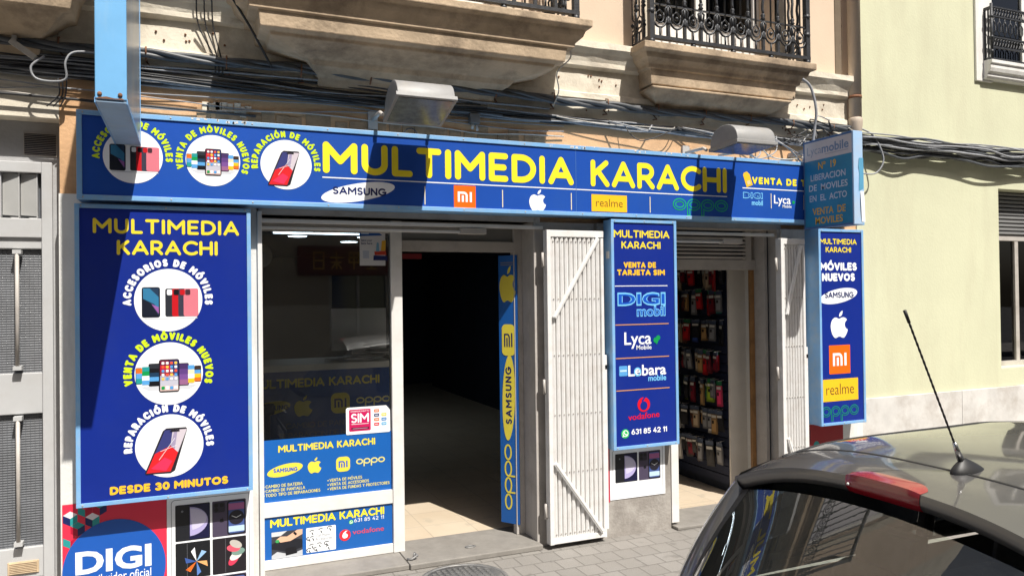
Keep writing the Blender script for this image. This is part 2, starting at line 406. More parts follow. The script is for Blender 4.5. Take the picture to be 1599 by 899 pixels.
grey_metal = mat('grey_beige_metal', (.47,.44,.41), rough=.5, var=.08, scale=6, dirt=(.22,.19,.16), dirt_amt=.5, dirt_scale=5)
white_gate = mat('chipped_white_gate_paint', (.75,.745,.735), rough=.5, var=.04, scale=9, dirt=(.42,.34,.27), dirt_amt=.3, dirt_scale=11, bump=.06)
blue_alu = mat('light_blue_painted_metal', (.20,.42,.72), rough=.4, var=.08, scale=5, dirt=(.42,.48,.52), dirt_amt=.5, dirt_scale=8)
black_metal = mat('black_iron', (.045,.047,.052), rough=.45, metal=.3, var=.25, scale=30, bump=.15, bscale=120)
dark_inside = mat('dark_interior_tone', (.020,.027,.048), rough=.75, var=.2)  # near-black tone puts the dimness of the rooms into the colour
yellow_plaster = mat('pale_yellow_plaster', (.60,.605,.43), rough=.9, var=.05, scale=1.6, bump=.14, bscale=55, dirt=(.50,.48,.34), dirt_amt=.6, dirt_scale=.9, streak=True)
marble = mat('stained_marble_plinth', (.62,.605,.58), rough=.6, var=.12, scale=5, bump=.1, dirt=(.30,.24,.19), dirt_amt=.6, dirt_scale=3.2)
white_trim = mat('white_trim_paint', (.78,.77,.74), rough=.7, var=.05, bump=.1, dirt=(.4,.37,.33), dirt_amt=.4, dirt_scale=3, streak=True)
rust = mat('rusty_metal', (.20,.09,.045), rough=.8, var=.4, scale=30)
shopglass = glassmat('shop_window_glass', (.80,.83,.84), 1.8, haze=.010)
darkglass = glassmat('window_glass', (.35,.38,.40), 1.3)
beige_tile = brickmat('beige_floor_tile', (.60,.50,.38), (.56,.46,.34), (.40,.33,.25), .33, .33, .004, 0, rough=.35, bump=.1, dirt=(.68,.60,.48))

# ------------------------------------------------------------------ ground
paver = brickmat('concrete_pavers', (.262,.247,.228), (.225,.212,.195), (.165,.154,.14), .142, .162, .0055, .5, rough=.85, bump=.6, dirt=(.20,.185,.165))
asphalt = mat('asphalt', (.055,.055,.056), rough=.9, var=.25, scale=25, bump=.5, bscale=220, dirt=(.10,.098,.094), dirt_amt=.5, dirt_scale=2)
kerbstone = mat('granite_kerb', (.36,.35,.33), rough=.8, var=.2, scale=30, bump=.2, bscale=150)
g = MB(); g.box(-60, -60, -.5, 80, 60, -.145, asphalt); structure('ground', g)
g = MB(); g.box(-40, -9.0, -.144, 60, -2.36, -.13, asphalt); structure('road', g)
g = MB(); g.box(-40, -2.20, -.145, 60, .30, 0, paver); structure('pavement', g)
g = MB()
for i in range(100): g.box(-40+i+.004, -2.36, -.145, -39+i-.004, -2.204, .004, kerbstone)
structure('kerb', g)
g = MB(); g.box(-40, -11.3, -.145, 60, -9.004, 0, paver); structure('opposite_pavement', g)

# iron manhole cover in the pavement near the step
mh = thing('manhole_cover', 'round worn iron cover set in the pavers in front of the doorstep', 'manhole cover', (1.50, -.40, 0))
iron = mat('worn_cast_iron', (.20,.20,.20), rough=.55, metal=.4, var=.2, scale=12, dirt=(.33,.31,.28), dirt_amt=.6, dirt_scale=6)
m = MB(); m.lathe([(.27,-.02),(.27,.006),(.245,.008),(.245,.004)], (1.50,-.40,0), (0,0,1), iron, 40); part('rim', m, mh)
m = MB(); m.lathe([(.242,-.02),(.242,.005)], (1.50,-.40,0), (0,0,1), iron, 40)
for i in range(-6, 7):
    for j in range(-6, 7):
        if (i*i+j*j) < 36: m.box(1.50+i*.036-.011, -.40+j*.036-.011, .004, 1.50+i*.036+.011, -.40+j*.036+.011, .0085, iron)
part('plate', m, mh)

# ------------------------------------------------------------------ the shop building
B = thing('shop_building', 'old cream and peach plastered building with iron balconies above the blue shop signs', 'building', (2.2, .3, 0))
X0, X1 = -.65, 5.13
def boxpart(name, lst, m, parent=B, bevel=0, label=None):
    k = MB()
    for b in lst: k.box(*b, m)
    return part(name, k, parent, label, bevel)
# upper wall with two balcony door openings
dR = (3.17, 4.32); dL = (.55, 1.95); zt = 5.95
boxpart('wall', [(X0,0,2.93,dL[0],.35,9), (dL[1],0,2.93,dR[0],.35,9), (dR[1],0,2.93,X1,.35,9), (dL[0],0,2.93,dL[1],.35,3.42), (dR[0],0,2.93,dR[1],.35,3.42),
                 (dL[0],0,zt,dL[1],.35,9), (dR[0],0,zt,dR[1],.35,9)], plaster_cream)
boxpart('frieze', [(X0,0,2.20,X1,.35,2.929)], plaster_peach)
# bare brick patch and flaked plaster above the fascia
k = MB(); random.seed(3)
for i in range(26):
    x = .05+i*.085 + random.uniform(-.02,.02); z = 2.735+random.uniform(0,.02)
    k.box(x, -.006-random.random()*.006, z-.03, x+.075, .001, z+.045+random.random()*.03, mat('bare_brickwork', (.33,.22,.13), rough=.95, var=.3, scale=9, bump=.5, bscale=60))
for i in range(9):
    x = .06+i*.03+random.uniform(-.01,.01)
    k.box(x, -.012, 2.80+random.uniform(-.03,.02), x+.035, .001, 2.83+random.uniform(0,.03), plaster_band)
part('bare_brick', k, B)
# piers at street level
boxpart('pier', [(X0,-.04,0,.36,.4,2.28)], white_render)
boxpart('pier', [(2.17,-.035,0,2.62,.4,2.20)], grey_metal)
boxpart('pier', [(2.62,-.08,0,3.20,.4,2.20)], cement)
boxpart('pier', [(4.30,-.04,0,X1,.4,2.20)], white_render)
# string course between the balconies
prof = [(.02,3.475),(-.10,3.465),(-.105,3.42),(-.075,3.385),(-.055,3.335),(-.055,3.305),(-.02,3.288),(-.02,3.125),(-.045,3.115),(-.048,3.075),(-.015,3.055),(-.015,2.935),(.02,2.93)]
def strip(name, x0, x1, parent):
    k = MB(); n = max(2, int((x1-x0)/.12)); P = len(prof); random.seed(int((x0+10)*37)); vs = []; fs = []
    for i in range(n+1):
        x = x0+(x1-x0)*i/n
        for j, (y, z) in enumerate(prof): vs.append((x, y+random.uniform(-.004,.004)*(0<j<P-1), z+random.uniform(-.003,.003)))
    for i in range(n):
        for j in range(P-1): fs.append((i*P+j, (i+1)*P+j, (i+1)*P+j+1, i*P+j+1))
    k.add(vs, fs, plaster_band); return part(name, k, parent)
strip('cornice', X0, X1-.10, B)
k = MB(); random.seed(9)
for i in range(34):                                                  # rusty nails and chips on the pale band
    x = random.choice([random.uniform(-.3,.2), random.uniform(2.35,2.9), random.uniform(4.3,4.9)]); z = random.choice([3.0,3.19,3.22])+random.uniform(-.02,.03)
    k.lathe([(.007,0),(.005,.006)], (x, -.021 if z > 3.1 else -.016, z), (0,-1,0), rust, 8)
part('nail_heads', k, B)

def loft(k, rings, m):
    vs = []; fs = []
    for x0, x1, P, z in rings: vs += [(x0,.0,z),(x0,-P,z),(x1,-P,z),(x1,.0,z)]
    for i in range(len(rings)-1):
        for j in range(3): fs.append((4*i+j, 4*i+j+1, 4*i+4+j+1, 4*i+4+j))
    fs.append((0,1,2,3)); n = 4*(len(rings)-1); fs.append((n+3,n+2,n+1,n))
    k.add(vs, fs, m)
def balcony_slab(parent, x0, x1, P):
    k = MB(); s = P
    loft(k, [(x0,x1,P,3.455),(x0,x1,P,3.405),(x0+.03,x1-.03,P-.035,3.395),(x0+.045,x1-.045,P-.045,3.36),(x0+.085,x1-.085,P-.085,3.325),(x0+.085,x1-.085,P-.085,3.30),
             (x0+.11,x1-.11,P-.10,3.295),(x0+.12,x1-.12,P-.11,3.19)], stone)
    loft(k, [(x0+.16,x1-.2,P-.145,3.1895),(x0+.12,x1-.17,P-.09,3.175),(x0+.12,x1-.17,P-.09,3.16),(x0+.24,x1-.30,max(.05,P-.27),3.07),(x0+.28,x1-.34,max(.045,P-.30),3.03),(x0+.28,x1-.34,.03,3.0)], stone)
    return part('slab', k, parent, bevel=.006)
def balcony_slab_wide(parent, x0, x1, P):
    k = MB()
    loft(k, [(x0,x1,P,3.450),(x0,x1,P,3.405),(x0+.03,x1-.03,P-.03,3.39),(x0+.045,x1-.045,P-.045,3.35),(x0+.10,x1-.09,P-.075,3.31),(x0+.10,x1-.09,P-.075,3.285),
             (x0+.15,x1-.14,P-.09,3.28),(x0+.16,x1-.15,P-.10,3.195),(x0+.21,x1-.20,P-.14,3.185),(x0+.22,x1-.21,P-.15,3.165),(x0+.45,x1-.40,.16,3.115),(x0+.47,x1-.42,.14,3.085),(x0+.52,x1-.50,.05,3.04),(x0+.52,x1-.50,.03,2.99)], stone)
    return part('slab', k, parent, bevel=.006)
# iron balusters: twisted bar, knuckle, scroll to the neighbour
def baluster_mesh(z0=3.50, H=.98, pitch=.142, scroll=True):
    k = MB(); m = black_metal
    k.box(-.010,-.010,z0, .010,.010,z0+.10, m)
    k.lathe([(.012,0),(.021,.012),(.012,.03),(.017,.045),(.010,.06)], (0,0,z0+.10), (0,0,1), m, 8)
    k.tube([(0,0,z0+.15),(0,0,z0+.24)], .009, m, 6)
    k.lathe([(.010,0),(.020,.012),(.011,.026),(.018,.04),(.011,.052)], (0,0,z0+.24), (0,0,1), m, 8)
    tw = [(0.003*math.cos(i*1.3), 0.003*math.sin(i*1.3), z0+.29+i*(H-.31)/24) for i in range(25)]
    k.tube(tw, .0105, m, 5)
    if scroll:
        c = pitch/2
        k.tube([(c+dx, -.004, z0+dz) for dx, dz in arc(0,.15,.058,.075,180,360,10)], .0075, m, 5)
        k.tube([(c+dx, -.004, z0+dz) for dx, dz in arc(0,.155,.034,.048,150,390,10)], .0065, m, 5)
        k.tube([(0,-.004,z0+.235),(c-.045,-.004,z0+.21),(c-.058,-.004,z0+.15)], .0075, m, 5)
        k.tube([(pitch,-.004,z0+.235),(c+.045,-.004,z0+.21),(c+.058,-.004,z0+.15)], .0075, m, 5)
        k.tube([(c,-.004,z0+.01),(c,-.004,z0+.075)], .007, m, 5)
        k.tube([(c,-.004,z0+.20),(c,-.004,z0+H-.05)], .007, m, 5)
        k.tube([(c-.03,-.004,z0+.17),(c,-.004,z0+.20),(c+.03,-.004,z0+.17)], .006, m, 5)
        k.lathe([(.002,-.016),(.014,-.006),(.014,.006),(.002,.016)], (c,-.004,z0+.15), (0,0,1), m, 8)
    return k
def railing(parent, x0, x1, y, n, zb=3.50, H=.98, side=True):
    pitch = (x1-x0)/n
    first = None
    for i in range(n+1):
        if i < n:
            if first is None:
                first = part("baluster", moved(baluster_mesh(zb, H, pitch), x0, y), parent)
            else:
                c = first.copy(); COL.objects.link(c); c.parent = parent; c.location = (i*pitch, 0, 0)
    k = moved(baluster_mesh(zb, H, pitch, False), x1, y); part('baluster', k, parent)
    for xx in (x0, x1):
        k = MB(); k.box(xx-.019, y-.019, zb-.03, xx+.019, y+.019, zb+H, black_metal)
        k.lathe([(.022,0),(.030,.02),(.022,.04)], (xx,y,zb+.16), (0,0,1), black_metal, 10); k.lathe([(.022,0),(.030,.02),(.022,.04)], (xx,y,zb+.30), (0,0,1), black_metal, 10)
        k.lathe([(.022,0),(.026,.03),(.012,.055)], (xx,y,zb-.055), (0,0,1), black_metal, 10)
        part('corner_post', k, parent)
    part('handrail', MB().box(x0-.02, y-.024, zb+H, x1+.02, y+.024, zb+H+.03, black_metal), parent)
    k = MB(); k.box(x0-.02, y-.02, zb-.012, x1+.02, y+.016, zb+.012, black_metal)
    k.box(x0-.015, y-.007, zb+.232, x1+.015, y+.007, zb+.242, black_metal)
    for q in range(1, 4):
        xx = x0+(x1-x0)*q/4; k.lathe([(.012,-.05),(.022,-.02),(.012,0)], (xx,y,zb-.008), (0,0,1), black_metal, 10)
    part('rail', k, parent)
    if side:
        for xx in (x0, x1):
            k = MB(); k.box(xx-.014, y, zb-.012, xx+.014, -.002, zb+.012, black_metal); k.box(xx-.02, y, zb+H, xx+.02, -.002, zb+H+.03, black_metal)
            part('side_rail', k, parent)
            nn = 2
            for q in range(nn):
                yy = y + (0-y)*(q+1)/(nn+.5)
                k = baluster_mesh(zb, H, abs(y)/(nn+.5))
                k.v = [(xx + vy, yy - vx*(-1), vz) for vx, vy, vz in k.v]; part('baluster', k, parent)
def moved(k, x, y): k.v = [(vx+x, vy+y, vz) for vx, vy, vz in k.v]; return k
def balcony_door(x0, x1, glass=darkglass, curtain=True):
    boxpart('balcony_door_reveal', [(x0-.09,-.012,3.40,x0,.02,zt+.09),(x1,-.012,3.40,x1+.09,.02,zt+.09),(x0-.09,-.012,zt,x1+.09,.02,zt+.10)], stone_pale)
    fr = part('balcony_door', MB().box(x0,.20,3.42,x0+.06,.26,zt,white_trim).box(x1-.06,.20,3.42,x1,.26,zt,white_trim).box((x0+x1)/2-.05,.205,3.42,(x0+x1)/2+.05,.265,zt,white_trim)
              .box(x0+.06,.203,3.42,x1-.06,.258,3.80,white_trim).box(x0+.06,.203,5.2,x1-.06,.258,5.27,white_trim), B, bevel=.004)
    part('pane', MB().add([(x0,.225,3.8),(x1,.225,3.8),(x1,.225,zt),(x0,.225,zt)], [(0,1,2,3)], glass), fr)
    k = MB()
    cu = mat('white_net_curtain', (.62,.62,.60), rough=.9)
    k.grid(lambda u, v: (x0+.07+(x1-x0-.14)*(.18+.3*u), .33+.025*math.sin(u*40), 3.44+v*2.3), 40, 2, cu)
    part('curtain', k, fr)
    boxpart('room_shell', [(x0-.2,1.9,3.3,x1+.2,1.95,6.2),(x0-.25,.36,3.3,x0-.2,1.9,6.2),(x1+.2,.36,3.3,x1+.25,1.9,6.2),(x0-.25,.36,6.2,x1+.25,1.95,6.25),(x0-.25,.36,3.3,x1+.25,1.95,3.35)], mat('dim_room', (.10,.09,.08), rough=.9))
balcony_door(*dR); balcony_door(*dL)
bal = part('balcony', MB().box(2.92,-.27,3.4552,4.43,-.002,3.458,stone), B); balcony_slab(bal, 2.90, 4.45, .285); railing(bal, 2.985, 4.40, -.235, 10)
bal = part('balcony', MB().box(.24,-.47,3.4502,2.34,-.002,3.453,stone), B); balcony_slab_wide(bal, .20, 2.375, .50); railing(bal, .29, 2.285, -.435, 14)
# upper storeys, only ever seen mirrored: two plain windows
for x0, x1 in (dL, dR):
    w = part('window', MB().box(x0,-.03,6.6,x1,.02,6.66,stone_pale).box(x0,-.02,8.6,x1,.02,8.7,stone_pale).box(x0,-.015,6.66,x0+.08,.02,8.6,white_trim).box(x1-.08,-.015,6.66,x1,.02,8.6,white_trim), B)
    part('pane', MB().box(x0+.08,-.004,6.66,x1-.08,.01,8.6,darkglass), w)
boxpart('parapet', [(X0,-.16,9,X1,.35,9.25)], stone_pale, bevel=.02)
boxpart('roof', [(X0,.35,9.0,X1,10,9.1)], stone_pale)

# ---- street-level openings: left shop window and doorway (front plane y = .16), right doorway
yf = .16
W = part('window', MB().box(.392,yf,.437,1.208,yf+.05,.445,white_metal), B)
k = MB()
k.box(.362,-.062,.036,.388,.16,2.215,white_metal)                      # guide rail at the left edge
k.box(.388,yf,.036,.394,yf+.06,2.22,white_metal)
k.box(.394,yf,.036,1.208,yf+.06,.094,white_metal); k.box(.394,yf,.357,1.208,yf+.06,.437,white_metal)
k.box(.394,yf,2.12,1.208,yf+.06,2.20,grey_metal)
k.box(1.208,yf-.01,.036,1.283,yf+.07,2.22,white_metal)                 # post between window and doorway
part('frame', k, W, bevel=.003)
part('pane', MB().box(.394,yf+.020,.437,1.208,yf+.026,2.12,shopglass), W)
part('kick_panel', MB().box(.394,yf+.012,.094,1.208,yf+.03,.357,white_metal), W)
DR = part('doorway', MB().box(1.283,yf+.001,2.005,2.085,yf+.058,2.075,grey_metal), B)
k = MB(); k.box(2.085,yf,.036,2.150,yf+.06,2.22,grey_metal); k.box(2.150,.05,.036,2.168,.38,2.22,grey_metal); k.box(1.283,yf+.003,2.185,2.150,yf+.055,2.22,grey_metal)
k.box(2.15,-.04,.02,2.168,.05,2.22,grey_metal)
part('frame', k, DR, bevel=.003)
part('transom', MB().box(1.283,yf+.02,2.075,2.085,yf+.03,2.185,mat('grey_transom_panel', (.20,.20,.19), rough=.35, var=.08)), DR)
k = MB(); k.box(.37,-.035,2.20,2.20,.20,2.235,grey_metal); part('header', k, B)
k = MB(); k.box(1.34,yf+.016,2.135,1.36,yf+.02,2.14,black_metal)
boxpart('header', [(3.20,-.02,2.195,4.31,.20,2.235)], grey_metal)
# guide rails of the folding gates above both openings
k = MB(); k.box(.362,-.055,2.150,2.215,-.028,2.172,white_metal); k.box(.362,-.030,2.132,1.62,-.010,2.148,grey_metal); k.box(.362,-.048,2.112,1.62,-.022,2.128,white_metal)
k.box(1.62,-.06,2.108,1.80,-.005,2.146,grey_metal); part('gate_rail', k, B, bevel=.002)
k = MB(); k.box(3.22,-.055,2.138,4.215,-.028,2.160,white_metal); k.box(3.22,-.03,2.098,3.86,-.012,2.112,grey_metal); k.box(3.22,-.048,2.078,3.90,-.022,2.094,white_metal); k.box(3.72,-.06,2.074,3.90,-.005,2.112,grey_metal)
part('gate_rail', k, B, bevel=.002)
# right doorway
D2 = part('doorway', MB().box(3.27,yf,1.885,4.206,yf+.06,1.965,grey_metal), B)
k = MB(); k.box(3.205,-.085,.04,3.268,-.03,2.2,white_metal); k.box(3.27,yf,.06,3.33,yf+.06,1.885,white_metal)
k.box(4.207,.06,.03,4.240,yf+.06,2.20,grey_metal); k.box(4.262,-.03,.02,4.30,.30,2.20,grey_metal)
part('frame', k, D2, bevel=.003)
k = MB()
for i in range(7):
    z = 1.972+i*.030
    k.prism([(yf,z),(yf-.018,z+.006),(yf-.018,z+.017),(yf,z+.022)], 3.27, 4.10, grey_metal)
k.box(3.27,yf+.03,1.965,4.16,yf+.04,2.195,dark_inside); k.box(4.10,yf-.01,1.965,4.16,yf+.02,2.195,grey_metal)
part('louvre', k, D2)
part('gap_shade', MB().box(4.2405,.075,.03,4.2615,.09,2.2,dark_inside), D2)  # dark strip set in the open gap, painting its shade
wood = mat('varnished_wood_strip', (.27,.14,.05), rough=.45, var=.25, scale=12)
part('wooden_strip', MB().box(4.164,.175,.03,4.205,.20,1.885,wood), D2, bevel=.003)
# steps and floors
STEP = part('doorstep', MB().box(.30,-.095,0,1.245,.36,.034,slabstone).box(1.249,-.112,0,2.16,.36,.036,slabstone), B, bevel=.006)
part('doorstep', MB().box(3.21,-.15,0,4.25,.25,.024,slabstone), B, bevel=.006)
part('floor', MB().box(-.61,.361,-.02,4.99,9.553,.035,beige_tile).box(3.2,.2505,-.02,4.30,.3605,.0345,beige_tile), B)
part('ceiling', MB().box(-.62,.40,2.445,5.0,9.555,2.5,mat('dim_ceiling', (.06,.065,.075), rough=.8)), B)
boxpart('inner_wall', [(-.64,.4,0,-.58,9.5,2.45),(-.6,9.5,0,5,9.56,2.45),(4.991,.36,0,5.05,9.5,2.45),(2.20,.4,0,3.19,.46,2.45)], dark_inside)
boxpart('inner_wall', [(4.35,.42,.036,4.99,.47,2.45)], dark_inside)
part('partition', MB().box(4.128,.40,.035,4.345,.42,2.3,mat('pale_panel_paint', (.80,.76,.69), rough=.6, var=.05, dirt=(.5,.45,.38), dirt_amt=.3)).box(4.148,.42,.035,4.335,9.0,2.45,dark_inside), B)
# ------------------------------------------------------------------ inks
YEL = ink((248,228,52)); YEL2 = ink((236,214,60)); LIME = ink((205,232,40)); GOLD = ink((240,190,50)); WHT = ink((243,246,250)); NAVYT = ink((24,38,96))
FASCIA = mat('fascia_blue_vinyl', (.012,.072,.385), rough=.4, var=.08, scale=1.3, spec=.25, bump=.02, bscale=3, dirt=(.022,.085,.33), dirt_amt=.5, dirt_scale=1.7); PANEL = mat('navy_panel_vinyl', (.0085,.026,.245), rough=.3, var=.08, scale=1.3, spec=.3, bump=.02, bscale=3, dirt=(.018,.036,.215), dirt_amt=.5, dirt_scale=1.7)
STICK = mat('bright_blue_sticker', (.010,.112,.42), rough=.35, var=.05, scale=3, spec=.4)
ORANGE = ink((255,105,20)); AMBER = ink((250,192,40)); GREEN = ink((20,150,80)); CYAN = ink((120,195,245)); BLUE2 = ink((25,85,190)); REDV = ink((215,20,40)); BLK = ink((22,22,28)); GRY = ink((120,122,130))
PINK = ink((214,120,135)); RED = ink((190,25,35)); DKG = ink((45,48,56)); SKY = ink((90,160,220)); PURP = ink((95,65,130)); TEAL = ink((40,150,150)); CREAM = ink((230,220,190)); ORG2 = ink((230,110,40)); BROWN = ink((60,45,40))

def smooth_closed(p, n=4):
    o = []; N = len(p)
    for i in range(N):
        a, b, c, d = (Vector(p[(i+k) % N]) for k in (-1, 0, 1, 2))
        for j in range(n):
            t = j/n; q = .5*((2*b)+(c-a)*t+(2*a-5*b+4*c-d)*t*t+(3*b-a-3*c+d)*t**3); o.append((q.x, q.y))
    return o
APPLE = smooth_closed([(0,.70),(.10,.74),(.20,.755),(.30,.735),(.385,.665),(.33,.61),(.285,.54),(.28,.46),(.31,.385),(.36,.335),(.42,.30),(.39,.20),(.33,.10),(.26,.025),(.20,0),(.13,.012),(.06,.042),(0,.05),(-.06,.042),(-.13,.012),(-.20,0),(-.27,.04),(-.34,.13),(-.39,.25),(-.42,.39),(-.41,.52),(-.36,.64),(-.28,.72),(-.18,.755),(-.09,.735)], 3)
LEAF = smooth_closed([(.005,.785),(.02,.87),(.07,.94),(.17,1.0),(.175,.93),(.14,.85),(.08,.80)], 3)
def fruit(a, cx, z0, h, m, lay=2, sx=1.0, rot=0):
    c, s = math.cos(R(rot)), math.sin(R(rot))
    for P in (APPLE, LEAF):
        q = [(x*h*sx, (y-.5)*h) for x, y in P]; a.poly([(cx+x*c-y*s, z0+h/2+x*s+y*c) for x, y in q], m, lay)
def mi_mark(a, x0, z0, x1, z1, bgm, fg, rnd=.02, lay=2):
    w, h = x1-x0, z1-z0
    a.rrect(x0, z0, x1, z1, min(w, h)*rnd if rnd < 1 else rnd, bgm, lay)
    X = lambda u: x0+u*w; Z = lambda v: z0+v*h; t = .095*w
    a.line([(X(.22),Z(.28)),(X(.22),Z(.68)),(X(.45),Z(.68))]+[(X(.45)+dx*w,Z(.56)+dz*h) for dx, dz in arc(0,0,.13,.12,80,0,6)]+[(X(.58),Z(.28))], t, fg, lay+1, cap=False)
    a.rect(X(.355), Z(.28), X(.45), Z(.57), fg, lay+1); a.rect(X(.72), Z(.28), X(.82), Z(.725), fg, lay+1)
def oval_mark(a, cx, cz, rx, rz, rot, m, tm, tx0, tx1, tz, th, lay=2):
    a.ell(cx, cz, rx, rz, m, lay, rot); a.text('SAMSUNG', tx0, tx1, tz, th, tm, .21, lay+1)
def oo_mark(a, x0, x1, z0, z1, m, w, inner=None, iw=0, lay=2):
    h = z1-z0; W = (x1-x0); u = W/4.0; rz = h/2-w/2; cz = (z0+z1)/2; rx = u*.5-w*.62
    for col, ww, ly in ((m, w, lay), (inner, iw, lay+1)):
        if col is None: continue
        for i in range(4):
            cx = x0+u*(i+.5)
            a.ring(cx, cz, rx, rz, ww, col, ly)
            if i in (1, 2): a.line([(cx-rx, cz), (cx-rx, z0-h*.42+(0 if ww == w else (w-iw)/2))], ww, col, ly+.15, cap=False)
def quote_mark(a, cx, cz, r, bgm, fg, lay=2):
    a.ell(cx, cz, r, r, bgm, lay)
    a.poly(smooth_closed([(cx+r*x, cz+r*y) for x, y in ((-.05,-.55),(.35,-.42),(.5,-.08),(.32,.22),(.12,.32),(.2,.55),(.45,.75),(.1,.72),(-.22,.48),(-.42,.15),(-.47,-.2),(-.32,-.46))], 3), fg, lay+1)
def phone_badge(a, cx, cz, r, lay=2):
    a.ell(cx, cz, r, r, ink((40,185,90)), lay); a.ring(cx+r*.05, cz+r*.05, r*.62, r*.62, r*.16, WHT, lay+1)
    a.poly([(cx-r*.72,cz-r*.72),(cx-r*.28,cz-r*.58),(cx-r*.58,cz-r*.25)], WHT, lay+1.2)
    a.line([(cx-r*.22,cz+r*.3),(cx-r*.15,cz),(cx+r*.1,cz-r*.2),(cx+r*.38,cz-r*.25)], r*.2, WHT, lay+1)
def handset(a, x0, z0, x1, z1, body, cols, lay=3, rr=.12):
    w = x1-x0; r = w*rr
    a.rrect(x0, z0, x1, z1, r, body, lay); e = w*.06
    n = len(cols)
    for i, c in enumerate(cols):
        a.rect(x0+e, z0+e+(z1-z0-2*e)*i/n, x1-e, z0+e+(z1-z0-2*e)*(i+1)/n, c, lay+1)
def roundel(a, cx, cz, r, kind):
    a.begin('picture')
    a.ell(cx, cz, r, r, WHT, 2, n=64)
    P = lambda u, v: (cx+u*r, cz+v*r)
    if kind == 0:
        a.rrect(*P(-.78,-.55), *P(-.25,.42), r*.07, ink((28,34,48)), 3)
        a.rect(*P(-.74,-.50), *P(-.29,.38), ink((38,58,84)), 4)
        a.poly([P(-.74,.30),P(-.74,.05),P(-.42,-.12),P(-.29,-.30),P(-.29,.10),P(-.55,.38),P(-.74,.38)], ink((52,120,160)), 5)
        a.poly([P(-.50,-.12),P(-.29,-.44),P(-.29,-.22)], ink((150,95,165)), 6); a.poly([P(-.74,-.50),P(-.29,-.50),P(-.52,-.1),P(-.74,.05)], ink((24,30,44)), 5.5)
        for x0, x1, c, ca in ((-.10,.22,DKG,WHT), (.10,.36,RED,BLK), (.28,.52,ink((58,58,74)),RED), (.44,.88,PINK,ink((70,45,55)))):
            a.rrect(*P(x0,-.53), *P(x1,.37), r*.06, c, 3+x0+.3); a.rrect(*P(x0+.05,.16), *P(x0+.20,.34), r*.04, ca, 4+x0+.3)
        a.rect(*P(-.7,-.60), *P(.85,-.575), ink((200,204,212)), 3)
    elif kind == 1:
        ph = [(-.97,-.30,-.70,.22,[TEAL,SKY,ORG2]), (-.80,-.34,-.54,.26,[SKY,WHT,GREEN,TEAL]), (-.60,-.38,-.20,.34,[BLK,SKY,ink((30,60,90)),BLK,DKG]),
              (.70,-.30,.95,.22,[ORG2,AMBER,SKY,BROWN]), (.50,-.34,.76,.26,[AMBER,WHT,CREAM,SKY]), (.18,-.40,.58,.32,[ink((150,100,140)),ink((120,80,150)),PURP,ink((70,50,100))])]
        for i, (x0, z0, x1, z1, c) in enumerate(ph): handset(a, *P(x0,z0), *P(x1,z1), BLK if i not in (1,4) else WHT, c, 3+i*.25)
        handset(a, *P(-.30,-.58), *P(.30,.46), ink((30,28,36)), [ink((225,195,190)),ink((190,190,205)),ink((170,170,190)),ink((150,50,70)),ink((190,25,60)),ink((120,30,60))], 6)
        a.poly([P(.0,.42),P(.27,.42),P(.27,-.1),P(.08,.05)], ink((45,55,110)), 8)
        for i in range(4):
            for j in range(5):
                if i+j < 8: a.rrect(*P(-.22+i*.125,.30-j*.125), *P(-.14+i*.125,.38-j*.125), r*.02, [WHT,ink((240,90,60)),SKY,WHT,ink((250,200,80))][(i*3+j) % 5], 9)
        for i in range(4): a.rrect(*P(-.23+i*.125,-.50), *P(-.13+i*.125,-.40), r*.02, [GREEN,WHT,SKY,WHT][i], 9)
        a.poly([P(-.85,-.38),P(.85,-.38),P(.6,-.52),P(-.6,-.52)], ink((205,208,216)), 2.5)
    else:
        a.poly([P(-.70,-.86),P(.02,-.88),P(.15,-.80),P(.52,.50),P(.48,.56),P(-.10,.56),P(-.20,.48),P(-.72,-.80)][::1], ink((40,38,46)), 3)
        Q = lambda u, v: (-.68+.54*v+u*(.70-.05*v), -.82+v*1.32)
        def pq(l): return [P(*Q(u, v)) for u, v in l]
        a.poly(pq([(0,0),(1,0),(1,.45),(.55,.62),(0,.45)]), ink((214,38,44)), 4); a.poly(pq([(0,.45),(.55,.62),(.35,1),(0,1)]), ink((58,62,120)), 4)
        a.poly(pq([(.35,1),(.55,.62),(1,.45),(1,1)]), ink((205,196,206)), 4); a.poly(pq([(.1,.1),(.8,.02),(.9,.25),(.5,.35)]), ink((226,52,90)), 5)
        a.poly(pq([(.55,.62),(.8,.53),(.6,.95),(.45,.95)]), ink((160,150,180)), 5)
        a.poly(pq([(.25,.955),(.7,.955),(.66,1.0),(.29,1.0)]), ink((30,28,34)), 6)
        for l in ([(.2,.5),(.45,.55),(.6,.8)], [(.45,.55),(.8,.62)], [(.3,.3),(.45,.55)]): a.line(pq(l), r*.012, WHT, 6)
